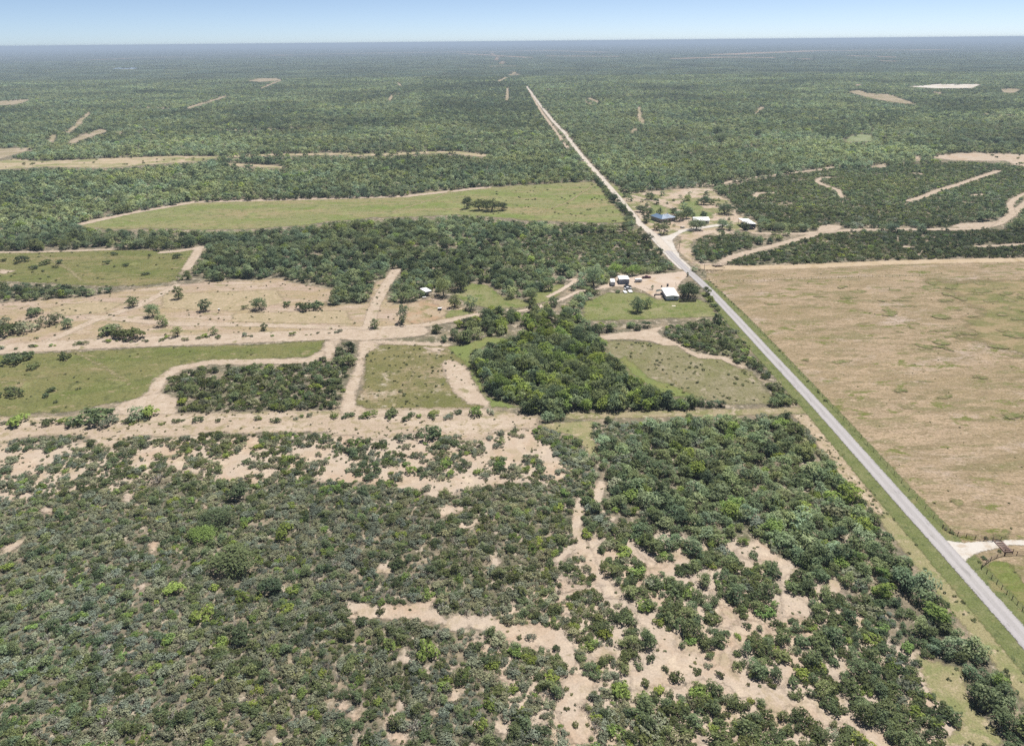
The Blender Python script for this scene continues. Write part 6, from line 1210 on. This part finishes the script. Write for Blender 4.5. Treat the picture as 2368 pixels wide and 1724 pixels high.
for k in KINDS:
    A = PTS[k]
    if not len(A): continue
    ap = A[:, 2]/np.sqrt(A[:, 0]**2 + A[:, 1]**2 + CAM_H**2)
    vis = in_view(A[:, 0], A[:, 1], -0.012)
    order = np.argsort(-ap + 10*(~vis))
    sel = order[:max(0, LIMIT-count[k])]; sel = sel[vis[sel]]
    seen = {}
    near = nearest_labels(k, A)
    for j in sel:
        x, y, r, h = A[j]; z_ = zone(x, y)
        first = z_ not in seen; seen[z_] = 1
        lab = near.get(int(j)) or (('largest ' + WORDS[k][0] + ' ' + z_) if first else (WORDS[k][0] + ' ' + z_ + ', ' + spot(x, y)))
        individual(k, x, y, r, h, lab, WORDS[k][0] + 's ' + z_ + (' ' + spot(x, y) if lab.endswith(spot(x, y)) else ''), int(j))
    m = np.ones(len(A), bool); m[sel] = False
    STUFF[k] = A[m]



# ------------------------------------------------------------------ the rest of each kind as one mass
def gn_mass(name, rows, meshes, zscale=True):
    """one object: points that carry variant, turn and size, instanced by geometry nodes"""
    lib = bpy.data.collections.new(name + '_shapes')
    for i, m in enumerate(meshes):
        lib.objects.link(bpy.data.objects.new('%s_%02d' % (name, i), m))
    n = len(rows)
    me = bpy.data.meshes.new(name); me.vertices.add(n)
    co = np.stack([rows[:, 0], rows[:, 1], np.zeros(n)], 1); me.vertices.foreach_set('co', co.astype(np.float32).ravel())
    asp = rng.uniform(0.76, 1.3, n)
    at = me.attributes.new('size', 'FLOAT_VECTOR', 'POINT'); at.data.foreach_set('vector', np.stack([rows[:, 2]*asp, rows[:, 2]/asp, rows[:, 2]*rows[:, 3]], 1).astype(np.float32).ravel())
    at = me.attributes.new('turn', 'FLOAT_VECTOR', 'POINT'); at.data.foreach_set('vector', np.stack([np.zeros(n), np.zeros(n), rng.uniform(0, 6.28, n)], 1).astype(np.float32).ravel())
    at = me.attributes.new('variant', 'INT', 'POINT'); at.data.foreach_set('value', (rows[:, 4].astype(np.int32) if rows.shape[1] > 4 else rng.integers(0, len(meshes), n).astype(np.int32)))
    ng = bpy.data.node_groups.new(name, 'GeometryNodeTree')
    ng.interface.new_socket('Geometry', in_out='INPUT', socket_type='NodeSocketGeometry')
    ng.interface.new_socket('Geometry', in_out='OUTPUT', socket_type='NodeSocketGeometry')
    N, Lk = ng.nodes, ng.links
    gi, go = N.new('NodeGroupInput'), N.new('NodeGroupOutput')
    ip = N.new('GeometryNodeInstanceOnPoints'); ci = N.new('GeometryNodeCollectionInfo')
    ci.inputs['Collection'].default_value = lib; ci.inputs['Separate Children'].default_value = True; ci.inputs['Reset Children'].default_value = True
    def attr(nm, ty):
        q = N.new('GeometryNodeInputNamedAttribute'); q.data_type = ty; q.inputs['Name'].default_value = nm; return q.outputs[0]
    Lk.new(gi.outputs[0], ip.inputs['Points']); Lk.new(ci.outputs[0], ip.inputs['Instance'])
    ip.inputs['Pick Instance'].default_value = True
    Lk.new(attr('variant', 'INT'), ip.inputs['Instance Index']); Lk.new(attr('turn', 'FLOAT_VECTOR'), ip.inputs['Rotation']); Lk.new(attr('size', 'FLOAT_VECTOR'), ip.inputs['Scale'])
    Lk.new(ip.outputs[0], go.inputs[0])
    o = link(bpy.data.objects.new(name, me)); md = o.modifiers.new('plants', 'NODES'); md.node_group = ng
    tag(o, kind='stuff')
    return o
MASS = {'grey_shrub': 'grey_brush', 'dark_shrub': 'dark_brush', 'lime_shrub': 'lime_brush', 'leafless_shrub': 'bare_brush', 'low_bush': 'grass_tufts', 'mesquite_tree': 'mesquite_woods', 'pale_tree': 'pale_woods', 'dark_tree': 'dark_woods', 'bright_tree': 'bright_woods'}
for k, A in STUFF.items():
    if not len(A): continue
    d = np.hypot(A[:, 0], A[:, 1]); farv = d > 620
    var = rng.integers(0, NVAR, len(A)) + np.where(farv, NVAR, 0)
    gn_mass(MASS[k], np.concatenate([A, var[:, None]], 1), [p[0] for p in PROTO[k]] + LODP[k])
print('PLANTS', {k: len(v) for k, v in STUFF.items()})

# far woodland: plots of many low crowns each
FARLEAF = leafmat('far_crowns', (0.158, 0.200, 0.142), 0.16, fleck=0.16)
def plot_mesh(name, w_, ncr, r):
    C, Q = [], []
    V, F, Lv = [], [], []
    for i in range(ncr):
        cx, cy_ = r.uniform(-w_/2, w_/2, 2); rr = r.uniform(2.8, 5.4); tint = r.random()
        v, f, lv = leaves([(0, 0, 0.35), (0.4*r.normal(), 0.4*r.normal(), 0.3)], [0.75, 0.6], 18, 0.40, r, 0.22)
        v = v*np.array([rr, rr, rr*0.72]) + np.array([cx, cy_, 0]); F.append(f + sum(len(a) for a in V)); V.append(v); Lv.append(np.clip(lv*0.5 + tint*0.5, 0, 1))
    V = np.concatenate(V); F = np.concatenate(F); Lv = np.concatenate(Lv)
    me = bpy.data.meshes.new(name); me.vertices.add(len(V)); me.vertices.foreach_set('co', V.astype(np.float32).ravel())
    me.loops.add(F.size); me.loops.foreach_set('vertex_index', F.astype(np.int32).ravel())
    me.polygons.add(len(F)); me.polygons.foreach_set('loop_start', np.arange(0, F.size, 4, dtype=np.int32)); me.update(calc_edges=True)
    at = me.attributes.new('leaf', 'FLOAT', 'FACE'); at.data.foreach_set('value', Lv.astype(np.float32)); me.materials.append(FARLEAF)
    return me
W_ = 56.0
plots = [plot_mesh('far_plot', W_*1.1, 62, np.random.default_rng(90+i)) for i in range(4)]
xs = np.arange(-6200, 6200, W_); ys = np.arange(3000, 7800, W_); X, Y = np.meshgrid(xs, ys); X = X.ravel() + rng.uniform(-8, 8, X.size); Y = Y.ravel() + rng.uniform(-8, 8, Y.size)
m = in_view(X, Y, 0.06) & (np.hypot(X, Y) < 7900); X, Y = X[m], Y[m]
b = blocked(X, Y, 12.0) | blocked(X*1.035, Y*1.035, 0.0) | blocked(X*1.016, Y*1.016, 0.0); X, Y = X[~b], Y[~b]
gn_mass('distant_woods', np.stack([X, Y, rng.uniform(0.9, 1.1, X.size), rng.uniform(0.5, 1.2, X.size)], 1), plots)
print('PLOTS', len(X))

# ------------------------------------------------------------------ the air
HAZE = 1.15e-4
mb = MB(); mb.box(-46500, 46500, -46500, 46500, -1.0, 129.0)
hm, n_, l_ = new_mat('haze_air')
pv = n_.new('ShaderNodeVolumePrincipled'); pv.inputs['Color'].default_value = (0.53, 0.655, 0.81, 1); pv.inputs['Density'].default_value = HAZE; pv.inputs['Anisotropy'].default_value = 0.0
l_.new(pv.outputs[0], n_.new('ShaderNodeOutputMaterial').inputs['Volume'])
tag(mb.build('haze', hm), kind='stuff')
